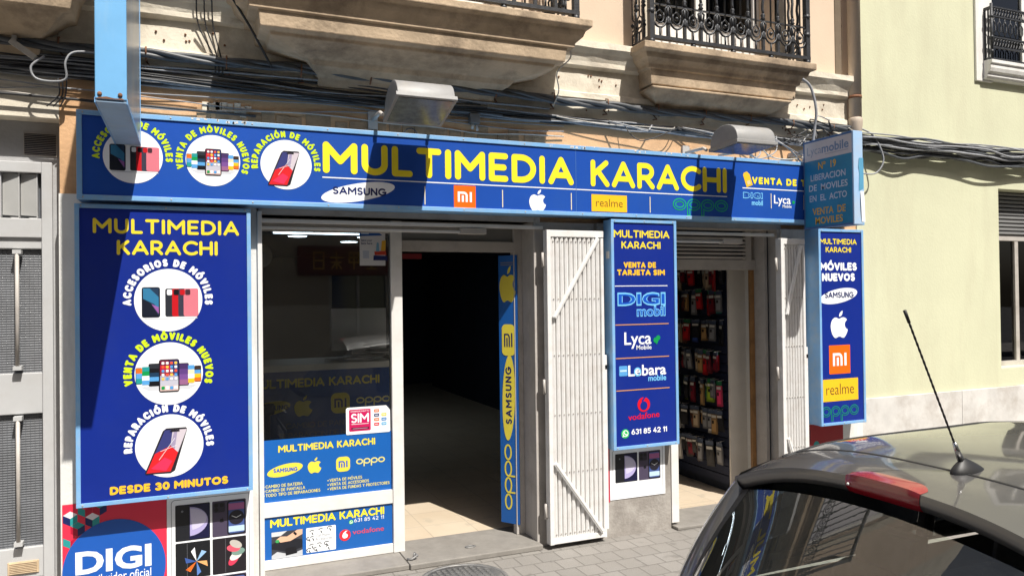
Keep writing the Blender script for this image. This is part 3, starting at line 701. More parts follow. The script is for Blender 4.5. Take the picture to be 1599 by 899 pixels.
def sign_box(name, label, cat, x0, x1, z0, z1, yfnt, yback, face, fw=.022):
    s = thing(name, label, cat, ((x0+x1)/2, yback, z0))
    part('box', MB().box(x0+.002, yfnt+.012, z0+.002, x1-.002, yback, z1-.002, blue_alu), s)
    k = MB(); k.box(x0,yfnt,z0,x1,yfnt+.03,z0+fw,blue_alu); k.box(x0,yfnt,z1-fw,x1,yfnt+.03,z1,blue_alu); k.box(x0,yfnt+.0005,z0+fw,x0+fw,yfnt+.03,z1-fw,blue_alu); k.box(x1-fw,yfnt+.0005,z0+fw,x1,yfnt+.03,z1-fw,blue_alu)
    part('frame', k, s, bevel=.002)
    k = MB()
    for q in range(max(2, int((x1-x0)/.4))+1):
        for zz in (z0+fw*.5, z1-fw*.5):
            xx = x0+.03+(x1-x0-.06)*q/max(2, int((x1-x0)/.4)); k.lathe([(.0045,0),(.0045,.0015),(.002,.0025)], (xx, yfnt-.0003, zz), (0,-1,0), grey_metal, 8)
    part('screws', k, s)
    part('face', MB().box(x0+fw-.002, yfnt+.008, z0+fw-.002, x1-fw+.002, yfnt+.011, z1-fw+.002, face), s)
    return s, Art(s, (0, yfnt+.008, 0))

# ------------------------------------------------------------------ the long fascia sign
S, a = sign_box('fascia_sign', 'long bright blue fascia sign with large yellow shop name running above both doorways', 'sign', -.547, 5.01, 2.234, 2.706, -.20, -.012, FASCIA, .026)
C3 = [(-.28, 2.474, .145), (.121, 2.474, .142), (.515, 2.473, .143)]
for (cx, cz, r), kind, t, (a0, a1) in zip(C3, (0, 1, 2), ('ACCESORIOS DE MÓVILES', 'VENTA DE MÓVILES NUEVOS', 'REPARACIÓN DE MÓVILES'), ((187,-7), (198,-22), (190,-10))):
    roundel(a, cx, cz, r, kind); a.begin('lettering'); a.arctext(t, cx, cz, r+.014, a0, a1, .037, LIME, .27)
a.begin('lettering'); a.text('MULTIMEDIA', .722, 2.382, 2.437, .186, YEL, .215)
a.begin('lettering'); a.text('KARACHI', 2.512, 3.652, 2.437, .183, YEL, .20)
a.begin('rule'); a.rect(.719, 2.408, 3.652, 2.4145, WHT, 2); a.rect(3.796, 2.479, 4.95, 2.486, WHT, 2)
a.begin('divider')
for x in (1.343, 1.863, 2.362, 2.984): a.rect(x-.003, 2.272, x+.003, 2.385, CREAM, 2)
a.begin('divider')
for x in (4.065, 4.385): a.rect(x-.003, 2.338, x+.003, 2.452, CREAM, 2)
a.begin('seam'); a.rect(2.397, 2.262, 2.401, 2.678, ink((70,110,180)), 2)
a.begin('logo'); oval_mark(a, .932, 2.331, .225, .053, 11, WHT, NAVYT, .778, 1.097, 2.314, .046)
a.begin('logo'); mi_mark(a, 1.532, 2.257, 1.678, 2.401, ORANGE, WHT)
a.begin('logo'); fruit(a, 2.112, 2.256, .143, WHT)
a.begin('logo'); a.rect(2.516, 2.268, 2.795, 2.384, AMBER, 2); a.font('realme', 2.55, 2.76, 2.302, .055, ink((90,75,40)), -.008, 3)
a.begin('logo'); oo_mark(a, 3.172, 3.661, 2.297, 2.384, ink((30,175,95)), .026, FASCIA, .012)
a.begin('picture'); cp, sp = math.cos(R(20)), math.sin(R(20))
rot = lambda pts, cx, cz, an: [(cx+x*math.cos(R(an))-z*math.sin(R(an)), cz+x*math.sin(R(an))+z*math.cos(R(an))) for x, z in pts]
a.poly(rot([(-.03,-.055),(.03,-.055),(.03,.03),(.012,.055),(-.018,.055),(-.03,.04)], 3.845, 2.55, 20), GOLD, 2); a.poly(rot([(-.015,-.042),(.015,-.042),(.015,-.012),(-.015,-.012)], 3.845, 2.55, 20), ink((220,200,150)), 3)
a.begin('lettering'); a.text('VENTA DE TARJETA SIM', 3.887, 4.93, 2.517, .053, YEL, .27)
a.begin('logo'); a.font('DIGI', 3.800, 3.985, 2.408, .042, CYAN, .045, 2); a.font('DIGI', 3.806, 3.979, 2.413, .034, FASCIA, .005, 3); a.font('mobil', 3.88, 3.985, 2.358, .036, CYAN, .03, 2)
a.begin('logo'); a.font('Lyca', 4.092, 4.255, 2.378, .062, WHT, .012, 2); a.font('Mobile', 4.175, 4.262, 2.348, .022, WHT, .01, 2); a.ell(4.283, 2.392, .014, .012, GREEN, 2); a.poly([(4.27,2.398),(4.297,2.398),(4.278,2.376)], GREEN, 2.5)
a.flush()
# peeled paint on the top edge of the frame
k = MB(); random.seed(5)
flake = mat('bare_primer_flakes', (.62,.64,.66), rough=.6, var=.15, scale=20)
for x in [random.uniform(.0,.30) for _ in range(14)]+[random.uniform(2.2,3.4) for _ in range(16)]:
    w = random.uniform(.006,.025); z = 2.706-random.uniform(.002,.014)
    k.add([(x,-.2012,z-.006),(x+w,-.2012,z-.008),(x+w*.8,-.2012,min(2.7055,z+.007)),(x+.2*w,-.2012,min(2.7055,z+.005))], [(0,1,2,3)], flake)
part('paint_flakes', k, S)

# ------------------------------------------------------------------ upright panel signs
S, a = sign_box('panel_sign', 'widest navy blue upright sign left of the shop window with three round phone pictures', 'sign', -.562, .318, .615, 2.215, -.17, -.041, PANEL)
a.begin('lettering'); a.text('MULTIMEDIA', -.477, .255, 2.060, .081, YEL2, .20)
a.begin('lettering'); a.text('KARACHI', -.364, .141, 1.946, .080, YEL2, .20)
for cz, kind, t, col, (a0, a1), hh in ((1.700, 0, 'ACCESORIOS DE MÓVILES', WHT, (188,-8), .042), (1.298, 1, 'VENTA DE MÓVILES NUEVOS', LIME, (196,-18), .042), (.904, 2, 'REPARACIÓN DE MÓVILES', WHT, (187,-5), .042)):
    roundel(a, -.112, cz, .171, kind); a.begin('lettering'); a.arctext(t, -.112, cz, .184, a0, a1, hh, col, .30)
a.begin('lettering'); a.text('DESDE 30 MINUTOS', -.405, .186, .666, .044, GOLD, .28)
a.flush()

S, a = sign_box('panel_sign', 'narrow navy upright sign between the two doorways listing phone card firms above a telephone number', 'sign', 2.667, 3.204, .630, 2.220, -.19, -.081, PANEL)
a.begin('lettering'); a.text('MULTIMEDIA', 2.692, 3.148, 2.094, .053, YEL2, .20)
a.begin('lettering'); a.text('KARACHI', 2.752, 3.072, 2.018, .051, YEL2, .20)
a.begin('lettering'); a.text('VENTA DE', 2.768, 3.032, 1.884, .041, GOLD, .28)
a.begin('lettering'); a.text('TARJETA SIM', 2.715, 3.105, 1.832, .041, GOLD, .28)
a.begin('rule')
a.rect(2.695, 1.756, 3.126, 1.761, WHT, 2)
for z in (1.490, 1.259, 1.036): a.rect(2.695, z-.003, 3.131, z+.003, ink((214,150,90)), 2)
a.begin('logo'); a.font('DIGI', 2.715, 3.108, 1.626, .082, CYAN, .05, 2); a.font('DIGI', 2.723, 3.100, 1.633, .068, BLUE2, .015, 3); a.font('mobil', 2.868, 3.106, 1.548, .068, CYAN, .04, 2); a.font('mobil', 2.873, 3.101, 1.551, .060, BLUE2, .0, 3)
a.begin('logo'); a.font('Lyca', 2.765, 2.985, 1.352, .085, WHT, .012, 2); a.font('Mobile', 2.862, 2.985, 1.315, .030, WHT, .01, 2); a.ell(3.022, 1.376, .020, .019, GREEN, 2); a.ell(3.042, 1.392, .017, .017, GREEN, 2.2); a.poly([(3.004,1.372),(3.045,1.376),(3.030,1.345)], GREEN, 2.4)
a.begin('logo'); a.rrect(2.720, 1.136, 2.787, 1.206, .008, SKY, 2); a.rect(2.727, 1.166, 2.780, 1.178, ink((190,220,240)), 3); a.font('Lebara', 2.793, 3.104, 1.134, .072, WHT, .02, 2); a.ring(2.868,1.160,.024,.026,.010,CYAN,3); a.font('mobile', 2.955, 3.104, 1.092, .040, CYAN, .02, 2)
a.begin('logo'); a.ell(2.915, .930, .051, .051, REDV, 2); a.ell(2.915, .922, .030, .031, PANEL, 3); a.line([(2.905,.958),(2.925,.982)], .014, PANEL, 3.2); a.font('vodafone', 2.787, 3.043, .832, .040, REDV, .012, 2, rot=2)
a.begin('lettering'); phone_badge(a, 2.762, .738, .032); a.text('631 85 42 11', 2.812, 3.104, .727, .038, WHT, .19)
a.flush()
part('tag', MB().box(2.664,-.165,1.95,2.6668,-.125,2.00,white_metal), S)

S, a = sign_box('panel_sign', 'slim navy upright sign at the far right beside the yellow wall listing phone makers', 'sign', 4.532, 5.006, .650, 2.196, -.19, -.041, PANEL)
a.begin('lettering'); a.text('MULTIMEDIA', 4.552, 4.938, 2.076, .044, YEL2, .20)
a.begin('lettering'); a.text('KARACHI', 4.610, 4.877, 2.012, .043, YEL2, .20)
a.begin('lettering'); a.text('MÓVILES', 4.549, 4.935, 1.868, .064, WHT, .28)
a.begin('lettering'); a.text('NUEVOS', 4.567, 4.913, 1.784, .064, WHT, .28)
a.begin('logo'); oval_mark(a, 4.738, 1.667, .200, .056, 9, WHT, NAVYT, 4.593, 4.893, 1.651, .048)
a.begin('logo'); fruit(a, 4.738, 1.335, .215, WHT, sx=.98)
a.begin('logo'); mi_mark(a, 4.628, 1.052, 4.848, 1.278, ORANGE, WHT)
a.begin('logo'); a.rect(4.541, .838, 4.928, 1.012, AMBER, 2); a.font('realme', 4.592, 4.882, .890, .085, ink((90,75,40)), -.006, 3)
a.begin('logo'); oo_mark(a, 4.541, 4.931, .718, .800, GREEN, .020, PANEL, .010)
a.flush()

# ------------------------------------------------------------------ projecting signs
S = thing('projecting_sign', 'blank sky blue lightbox jutting far out over the left end of the fascia', 'sign', (-.303, -.01, 2.53))
skyblue = mat('sky_blue_enamel', (.17,.44,.76), rough=.42, var=.07, scale=4, dirt=(.32,.52,.72), dirt_amt=.6, dirt_scale=2, streak=True)
fadeblue = mat('dirty_blue_lightbox_face', (.21,.27,.34), rough=.30, var=.25, scale=4, spec=.5, dirt=(.42,.40,.34), dirt_amt=.8, dirt_scale=1.6, streak=True)
under = mat('dull_blue_underside', (.24,.36,.52), rough=.6, var=.12, scale=6, dirt=(.30,.34,.38), dirt_amt=.5, dirt_scale=5)  # duller, greyer blue than the front edge
k = MB(); k.box(-.363,-1.155,2.545,-.243,-1.138,3.95,skyblue); part('front_edge', k, S, bevel=.004)
part('side_panel', MB().box(-.249,-1.1375,2.546,-.2432,-.215,3.95,fadeblue), S, bevel=.002)
part('side_panel', MB().box(-.3628,-1.1375,2.546,-.357,-.215,3.95,fadeblue), S, bevel=.002)
k = MB(); k.box(-.361,-1.150,2.532,-.245,-.205,2.5445,under); part('underside', k, S, bevel=.002)
part('trim', MB().box(-.2445,-1.150,2.530,-.2405,-.205,2.552,blue_alu).box(-.3655,-1.150,2.530,-.3615,-.205,2.552,blue_alu).box(-.2445,-.222,2.552,-.2405,-.205,3.95,blue_alu), S)
k = MB()
for x in (-.345, -.268): k.lathe([(.009,0),(.009,.004),(.005,.007)], (x,-1.155,2.566), (0,-1,0), rust, 12)
k.add([(-.36,-1.1558,2.546),(-.25,-1.1558,2.546),(-.26,-1.1558,2.552),(-.29,-1.1558,2.550),(-.32,-1.1558,2.556),(-.35,-1.1558,2.551)], [(0,1,2,3,4,5)], rust)
part('screws', k, S)
part('bracket', MB().box(-.33,-.205,2.62,-.275,-.012,2.66,grey_metal).box(-.33,-.205,3.5,-.275,-.012,3.54,grey_metal), S)

S = thing('projecting_sign', 'teal double-sided sign with white top band jutting out over the right end of the fascia', 'sign', (4.42, -.01, 2.18))
teal = mat('faded_teal_face', (.024,.25,.44), rough=.5, var=.08, scale=5, dirt=(.03,.17,.27), dirt_amt=.4, dirt_scale=4)
greyw = mat('sun_bleached_white_face', (.62,.60,.62), rough=.55, var=.06, scale=6)
bluefr = mat('blue_sign_frame', (.07,.16,.36), rough=.45, var=.1)
xl = 4.380
part('box', MB().box(xl+.004,-.668,2.186,xl+.086,-.205,2.852,bluefr), S)
part('front_edge', MB().box(xl,-.684,2.182,xl+.09,-.669,2.855,mat('pale_blue_edge', (.36,.55,.80), rough=.4, var=.06, dirt=(.5,.52,.55), dirt_amt=.5, dirt_scale=5)), S, bevel=.003)
k = MB(); k.box(xl,-.669,2.182,xl+.012,-.2,2.198,bluefr); k.box(xl,-.669,2.84,xl+.012,-.2,2.855,bluefr); k.box(xl,-.2125,2.198,xl+.012,-.2,2.84,bluefr); part('frame', k, S, bevel=.002)
part('bracket', MB().box(xl+.02,-.205,2.30,xl+.06,-.2,2.34,grey_metal).box(xl+.03,-.2,2.78,xl+.06,-.005,2.81,grey_metal), S)
a = Art(S, (xl+.003, 0, 0), (0,-1,0), (0,0,1), (-1,0,0))
u0, u1 = .213, .668
a.begin('face'); a.rect(u0, 2.198, u1, 2.700, teal, 1); a.begin('face'); a.rect(u0, 2.700, u1, 2.840, greyw, 1)
U = lambda f: u0+(u1-u0)*f
GR = ink((205,212,222)); GLD = ink((225,175,45))
a.begin('lettering'); a.font('Lyca', U(.06), U(.37), 2.745, .062, ink((140,158,180)), -.005, 2); a.font('mobile', U(.38), U(.94), 2.745, .062, ink((120,145,178)), .022, 2); a.rect(U(.45), 2.728, U(.93), 2.733, ink((165,170,180)), 2)
a.begin('lettering'); a.font('Nº  19', U(.30), U(.68), 2.625, .052, GLD, .02, 2)
for t, f0, f1, z in (('LIBERACION', .13, .87, 2.545), ('DE  MOVILES', .09, .91, 2.468), ('EN  EL  ACTO', .10, .89, 2.388)):
    a.begin('lettering'); a.font(t, U(f0), U(f1), z, .046, GR, .016, 2)
for t, f0, f1, z in (('VENTA  DE', .16, .86, 2.285), ('MOVILES', .22, .80, 2.214)):
    a.begin('lettering'); a.font(t, U(f0), U(f1), z, .050, GLD, .02, 2)
a.flush()
k = MB()
k.add([(xl+.045,-.6855,2.42),(xl+.092,-.6855,2.44),(xl+.09,-.688,2.66),(xl+.05,-.687,2.66),(xl+.043,-.687,2.60),(xl+.052,-.687,2.55)], [(0,1,2,3,4,5)], mat('torn_blue_film', (.10,.33,.52), rough=.5, var=.1))
part('torn_film', k, S, recalc=False)
k = MB(); k.grid(lambda u, v: (xl+.058+.034*u+.012*(1-v)**3, -.6865-.006*math.sin(v*3), 2.20+.22*v), 3, 8, WHT); part('torn_film', k, S, recalc=False)
part('back_flap', MB().box(xl+.0915,-.66,2.185,xl+.115,-.40,2.46,mat('teal_side_sheet', (.012,.20,.40), rough=.45)), S)

# ------------------------------------------------------------------ stickers and posters
def poster(name, label, cat, O): return thing(name, label, cat, O)
def sheet(parent, x0, z0, x1, z1, y, m, r=0):
    a = Art(parent, (0, y, 0)); a.begin('sheet')
    (a.rrect(x0, z0, x1, z1, r, m, 0) if r else a.rect(x0, z0, x1, z1, m, 0)); return a
YS = ink((232,215,75)); PALEY = ink((222,214,130))
yg = yf+.0185
P1 = poster('window_sticker', 'blue window sticker with yellow phone logos on the lower part of the shop window glass', 'sticker', (.80, yg, .437))
a = sheet(P1, .396, .439, 1.206, .828, yg, STICK)
a.begin('lettering'); a.text('MULTIMEDIA KARACHI', .492, 1.098, .747, .044, YS, .21)
a.begin('logo'); oval_mark(a, .532, .637, .108, .036, 10, YS, BLUE2, .462, .606, .625, .026)
a.begin('logo'); fruit(a, .711, .600, .098, YS); a.begin('logo'); mi_mark(a, .846, .592, .934, .686, YS, BLUE2, .30)
a.begin('logo'); oo_mark(a, .972, 1.162, .628, .664, PALEY, .008)
for t, x0, x1, z in (('CAMBIO DE BATERIA', .402, .637, .535), ('CAMBIO DE PANTALLA', .402, .652, .508), ('TODO TIPO DE REPARACIONES', .402, .745, .481), ('VENTA DE MÓVILES', .790, 1.010, .535), ('VENTA DE ACCESORIOS', .790, 1.055, .508), ('VENTA DE FUNDAS Y PROTECTORES', .790, 1.190, .481)):
    a.begin('lettering'); a.ell(x0+.004, z+.009, .004, .004, PALEY, 2); a.text(t, x0+.013, x1, z, .019, PALEY, .17)
a.flush()
P2 = poster('door_sticker', 'blue sticker with small repair photos on the white kick panel below the shop window', 'sticker', (.80, yf+.0115, .094))
a = sheet(P2, .396, .096, 1.206, .355, yf+.0112, STICK)
a.begin('lettering'); a.text('MULTIMEDIA KARACHI', .440, 1.151, .291, .050, YEL, .21)
a.begin('lettering'); phone_badge(a, .936, .266, .014); a.text('631 85 42 11', .955, 1.148, .262, .023, WHT, .14)
a.begin('picture'); a.rect(.447, .098, .632, .262, ink((60,62,70)), 2); a.poly([(.447,.19),(.52,.22),(.632,.20),(.632,.15),(.55,.13),(.447,.16)], ink((30,32,40)), 3); a.poly([(.632,.262),(.60,.262),(.54,.228),(.50,.232),(.475,.215),(.50,.195),(.56,.198),(.632,.232)], ink((222,178,150)), 4); a.poly([(.575,.245),(.59,.228),(.60,.236),(.585,.253)], BLK, 5); a.poly([(.447,.262),(.54,.262),(.50,.235),(.447,.235)], ink((205,208,212)), 3); a.poly([(.447,.098),(.632,.098),(.632,.135),(.56,.115),(.48,.14),(.447,.12)], ink((190,194,200)), 3.5); a.ell(.482, .205, .012, .010, ink((60,160,90)), 5); a.poly([(.53,.11),(.60,.118),(.59,.16),(.53,.155)], BLK, 4)
a.begin('picture'); a.rrect(.655, .108, .838, .262, .006, WHT, 2); a.font('Cell Phone', .716, .800, .200, .018, GRY, 0, 3); a.font('Accessories', .710, .815, .178, .018, GRY, 0, 3)
random.seed(4)
for x, z in ((.69,.235),(.745,.24),(.80,.248),(.672,.196),(.695,.198),(.69,.15),(.735,.152),(.78,.155),(.715,.128),(.79,.13),(.672,.125)):
    a.ring(x, z, .014, .010, .005, DKG, 3, random.uniform(0,90), random.uniform(150,300)); a.line([(x,z-.004),(x+.006,z-.016)], .006, BLK, 3.3)
a.begin('logo'); quote_mark(a, .896, .188, .036, ink((225,50,60)), WHT); a.font('vodafone', .944, 1.148, .186, .030, ink((205,75,100)), .012, 2)
a.flush()
P3 = poster('card_sticker', 'white card-shaped sticker with a magenta square on the lower right of the window glass', 'sticker', (1.05, yg-.002, .82))
a = Art(P3, (0, yg-.003, 0)); a.begin('sheet'); a.poly([(.915,.822),(1.192,.822),(1.198,.830),(1.198,.965),(1.172,.996),(.920,.996),(.911,.988),(.911,.830)], WHT, 0)
MAG = ink((196,30,92)); a.begin('lettering'); a.rrect(.930, .842, 1.070, .982, .008, MAG, 1); a.font('CONSIGUE AQUI TU', .940, 1.060, .966, .008, WHT, .01, 2)
a.text('SIM', .942, 1.058, .896, .060, WHT, .17); a.rect(.944, .886, 1.056, .889, WHT, 2); a.rect(.945, .852, 1.058, .866, ink((90,20,50)), 2); a.rect(.952, .857, 1.05, .861, ink((190,150,165)), 3)
a.begin('logo')
for (x, z), c in zip(((1.092,.955),(1.092,.927),(1.092,.898),(1.092,.868),(1.140,.927),(1.140,.898),(1.140,.868)), (ORG2, NAVYT, ORG2, REDV, ink((235,200,50)), ink((30,120,190)), ink((90,170,215)))):
    a.rrect(x, z, x+.034, z+.020, .005, c, 1); a.rect(x+.006, z+.008, x+.028, z+.012, WHT, 2)
a.flush()
P4 = poster('window_poster', 'small white shipping poster with blue header in the top right corner of the window', 'poster', (1.10, yg-.002, 1.91))
a = Art(P4, (0, yg-.003, 0)); a.begin('sheet'); a.rect(1.010, 1.908, 1.178, 2.128, ink((205,205,208)), 0)
a.begin('lettering'); a.poly([(1.008,2.098),(1.16,2.105),(1.125,2.132),(1.008,2.132)], ink((30,80,150)), 1); a.rect(1.02, 2.112, 1.07, 2.120, ink((170,190,215)), 2); a.font('leave your', 1.020, 1.092, 2.066, .013, NAVYT, .02, 1); a.font('bags here', 1.020, 1.092, 2.046, .013, NAVYT, .02, 1)
a.begin('picture'); a.poly([(1.10,1.975),(1.19,1.972),(1.192,1.942),(1.098,1.942)], NAVYT, 1); a.poly([(1.105,2.0),(1.18,2.005),(1.185,1.978),(1.108,1.976)], ink((190,60,40)), 2); a.poly([(1.148,2.005),(1.178,2.006),(1.182,2.075),(1.155,2.07)], ink((215,165,50)), 3); a.poly([(1.115,2.0),(1.138,2.0),(1.135,2.055),(1.122,2.06)], ink((110,160,190)), 3); a.rect(1.030, 1.955, 1.070, 2.005, ink((170,178,195)), 1)
a.flush()
# poster on the left pier under the panel sign
P5 = poster('operator_poster', 'red poster with a big blue disc and white lettering below the widest navy sign', 'poster', (-.385, -.0445, .10))
RP = ink((226,50,78)); a = sheet(P5, -.642, .10, -.134, .612, -.0445, RP)
a.begin('disc'); a.ell(-.392, .235, .252, .272, ink((28,88,178)), 2, n=64)
a.begin('pattern')
cub = lambda cx, cz, w, c1, c2, c3, l: (a.poly([(cx,cz),(cx-w,cz+w*.58),(cx-w,cz-w*.58),(cx,cz-w*1.16)], c1, l), a.poly([(cx,cz),(cx+w,cz+w*.58),(cx+w,cz-w*.58),(cx,cz-w*1.16)], c2, l), a.poly([(cx,cz),(cx-w,cz+w*.58),(cx,cz+w*1.16),(cx+w,cz+w*.58)], c3, l))
for cx, cz, s in ((-.605,.535,0),(-.535,.575,1),(-.57,.475,2),(-.50,.515,0),(-.605,.415,1),(-.465,.575,2)):
    cub(cx, cz, .034, (NAVYT,TEAL,ink((180,20,55)))[s], (TEAL,ink((180,20,55)),NAVYT)[s], (ink((235,225,230)),RP,TEAL)[s], 1)
a.begin('lettering'); a.font('DIGI', -.582, -.212, .235, .112, WHT, .035, 3.5); a.font('distribuidor oficial', -.56, -.214, .175, .045, WHT, .004, 3.5)
a.flush()
# sheets of phone boxes
def boxes_poster(P, x0, z0, x1, z1, y, rows, bright=True):
    a = sheet(P, x0, z0, x1, z1, y, WHT); w = (x1-x0); a.begin('border'); mg = .022
    a.line([(x0+mg,z0-.0+.02),(x0+mg,z1-.05)]+[(x0+mg+.02+dx,z1-.05+dz) for dx, dz in arc(0,0,.02,.02,180,90,5)]+[(x1-mg,z1-.03),(x1-mg,z0+.02)], .003, GRY, 1, cap=False)
    cw = (w-2*mg-.05)/2; ch = cw*1.12; random.seed(11)
    for i in range(rows):
        for j in range(2):
            X = x0+mg+.02+j*(cw+.012); Z = z1-.06-(i+1)*ch-i*.010; k = (i*2+j) % 4
            a.begin('picture'); bx = (ink((28,30,36)), ink((74,66,88)), ink((24,26,30)), ink((34,30,36)))[k]
            a.rrect(X, Z, X+cw, Z+ch, .006, bx, 1)
            if k == 0:
                a.rect(X+cw*.40, Z+.006, X+cw*.985, Z+ch-.006, ink((20,22,60)), 2); a.poly(arc(X+cw*.40,Z+ch*.52,cw*.54,ch*.40,-88,88,14), ink((176,168,214)), 3); a.poly(arc(X+cw*.40,Z+ch*.58,cw*.50,ch*.30,-80,88,14), ink((205,200,226)), 4); a.ell(X+cw*.2,Z+ch*.82,.006,.006,GRY,2)
            elif k == 1:
                a.rrect(X+cw*.44, Z+.005, X+cw*.985, Z+ch-.005, .012, ink((22,22,30)), 2); a.rrect(X+cw*.48,Z+.012,X+cw*.95,Z+ch-.012,.010,ink((70,90,150)),3); a.rect(X+cw*.48,Z+ch*.72,X+cw*.95,Z+ch*.9,ink((172,100,150)),4); a.ell(X+cw*.715,Z+ch*.50,cw*.23,ch*.2,ink((34,32,44)),5); a.line([(X+cw*.58,Z+ch*.55),(X+cw*.71,Z+ch*.49),(X+cw*.85,Z+ch*.55)],.003,WHT,6); a.rect(X+cw*.48,Z+.02,X+cw*.95,Z+ch*.26,ink((190,215,240)),4); a.rrect(X+cw*.03,Z+ch*.68,X+cw*.38,Z+ch*.96,.01,ink((44,40,54)),2)
                for q in ((.12,.88),(.28,.88),(.12,.76)): a.ell(X+cw*q[0],Z+ch*q[1],.011,.011,BLK,3)
                fruit(a, X+cw*.28, Z+ch*.40, ch*.13, BLK, 3)
            elif k == 2:
                for q, c in enumerate((ORG2, ink((90,130,200)), ink((235,170,110)), ink((150,190,230)), WHT, ink((60,90,160)))):
                    an = -150+q*62; a.poly([(X+cw*.6,Z+ch*.45),(X+cw*(.6+.36*math.cos(R(an))),Z+ch*(.45+.40*math.sin(R(an)))),(X+cw*(.6+.30*math.cos(R(an+24))),Z+ch*(.45+.34*math.sin(R(an+24))))], c, 2+q*.2)
                a.rect(X+cw*.33,Z+.006,X+cw*.337,Z+ch-.006,GRY,2)
            else:
                for q, c in enumerate((ink((214,60,90)), ink((232,228,224)), ink((120,150,140)), ink((226,90,110)), ink((190,185,178)))):
                    a.ell(X+cw*(.62+.07*(q % 3)),Z+ch*(.35+.11*q),cw*.20,ch*.10,c,2+q*.2,50-20*q)
                a.rect(X+cw*.38,Z+.006,X+cw*.387,Z+ch-.006,GRY,2)
    a.flush()
P6 = poster('phone_poster', 'white poster of boxed phones in two columns below the widest navy sign', 'poster', (.10, -.0445, .05))
boxes_poster(P6, -.132, .05, .326, .604, -.0445, 3)
P7 = poster('phone_poster', 'white poster with two boxed phones under the telephone number sign', 'poster', (2.93, -.0845, .26))
boxes_poster(P7, 2.694, .262, 3.150, .640, -.0845, 1)
solo('red_strip', MB().box(2.6785,-.0835,.25,2.690,-.0815,.63,ink((205,30,70))), 'narrow red poster edge beside the two boxed phones', 'poster', base=(2.685,-.08,.25))
P8 = poster('poster', 'dark red poster below the slim navy sign at the far right', 'poster', (4.70, -.0445, .15))
a = sheet(P8, 4.425, .15, 4.905, .64, -.0445, ink((150,22,34)))
a.begin('picture'); a.rect(4.45, .50, 4.56, .60, ink((120,20,45)), 1); a.ell(4.62, .475, .03, .03, TEAL, 1); a.ell(4.55, .46, .02, .02, ink((225,120,140)), 1)
a.flush()
# leaning blue brand strip inside the doorway
Lx = Vector((2.105, .150, 0)); Ux = Vector((2.018-2.105, .275-.150, 0)); wL = Ux.length; Ux.normalize(); Nx = Vector((Ux.y, -Ux.x, 0)) * 1
if Nx.y > 0: Nx = -Nx
S = thing('upright_strip_sign', 'tall narrow blue strip sign with sideways yellow logos inside the left doorway', 'sign', (2.06, .21, .10))
U2 = -Ux; O2 = Vector((2.018, .275, 0))
k = MB(); k.obox((2.0615, .2125, 1.045), Ux*(wL/2), Vector((-Nx.x, -Nx.y, 0))*.006, (0,0,.94), STICK); part('board', k, S, bevel=.001)
Nn = Vector((U2.y, -U2.x, 0)); 
a = Art(S, O2 + Nn*.0065, U2, (0,0,1), Nn)
c = wL/2
a.begin('lettering'); a.rect(.02, 1.93, wL-.02, 1.937, GRY, 1); a.rect(.02, 1.915, wL-.03, 1.922, GRY, 1)
a.begin('logo'); fruit(a, c, 1.655, .255, YS, 2, .62)
a.begin('logo'); mi_mark(a, .025, 1.28, wL-.02, 1.50, YS, NAVYT, .3)
a.begin('logo'); a.ell(c, .985, .30, .052, YS, 2, 88)
Tt = Art(S, O2 + Nn*.0065, (0,0,1), -U2, Nn); Tt.begin('lettering'); Tt.text('SAMSUNG', .80, 1.20, -c-.025, .050, NAVYT, .22, 3); Tt.begin('logo'); oo_mark(Tt, .20, .66, -c-.020, -c+.042, YS, .012); Tt.flush()
a.flush()
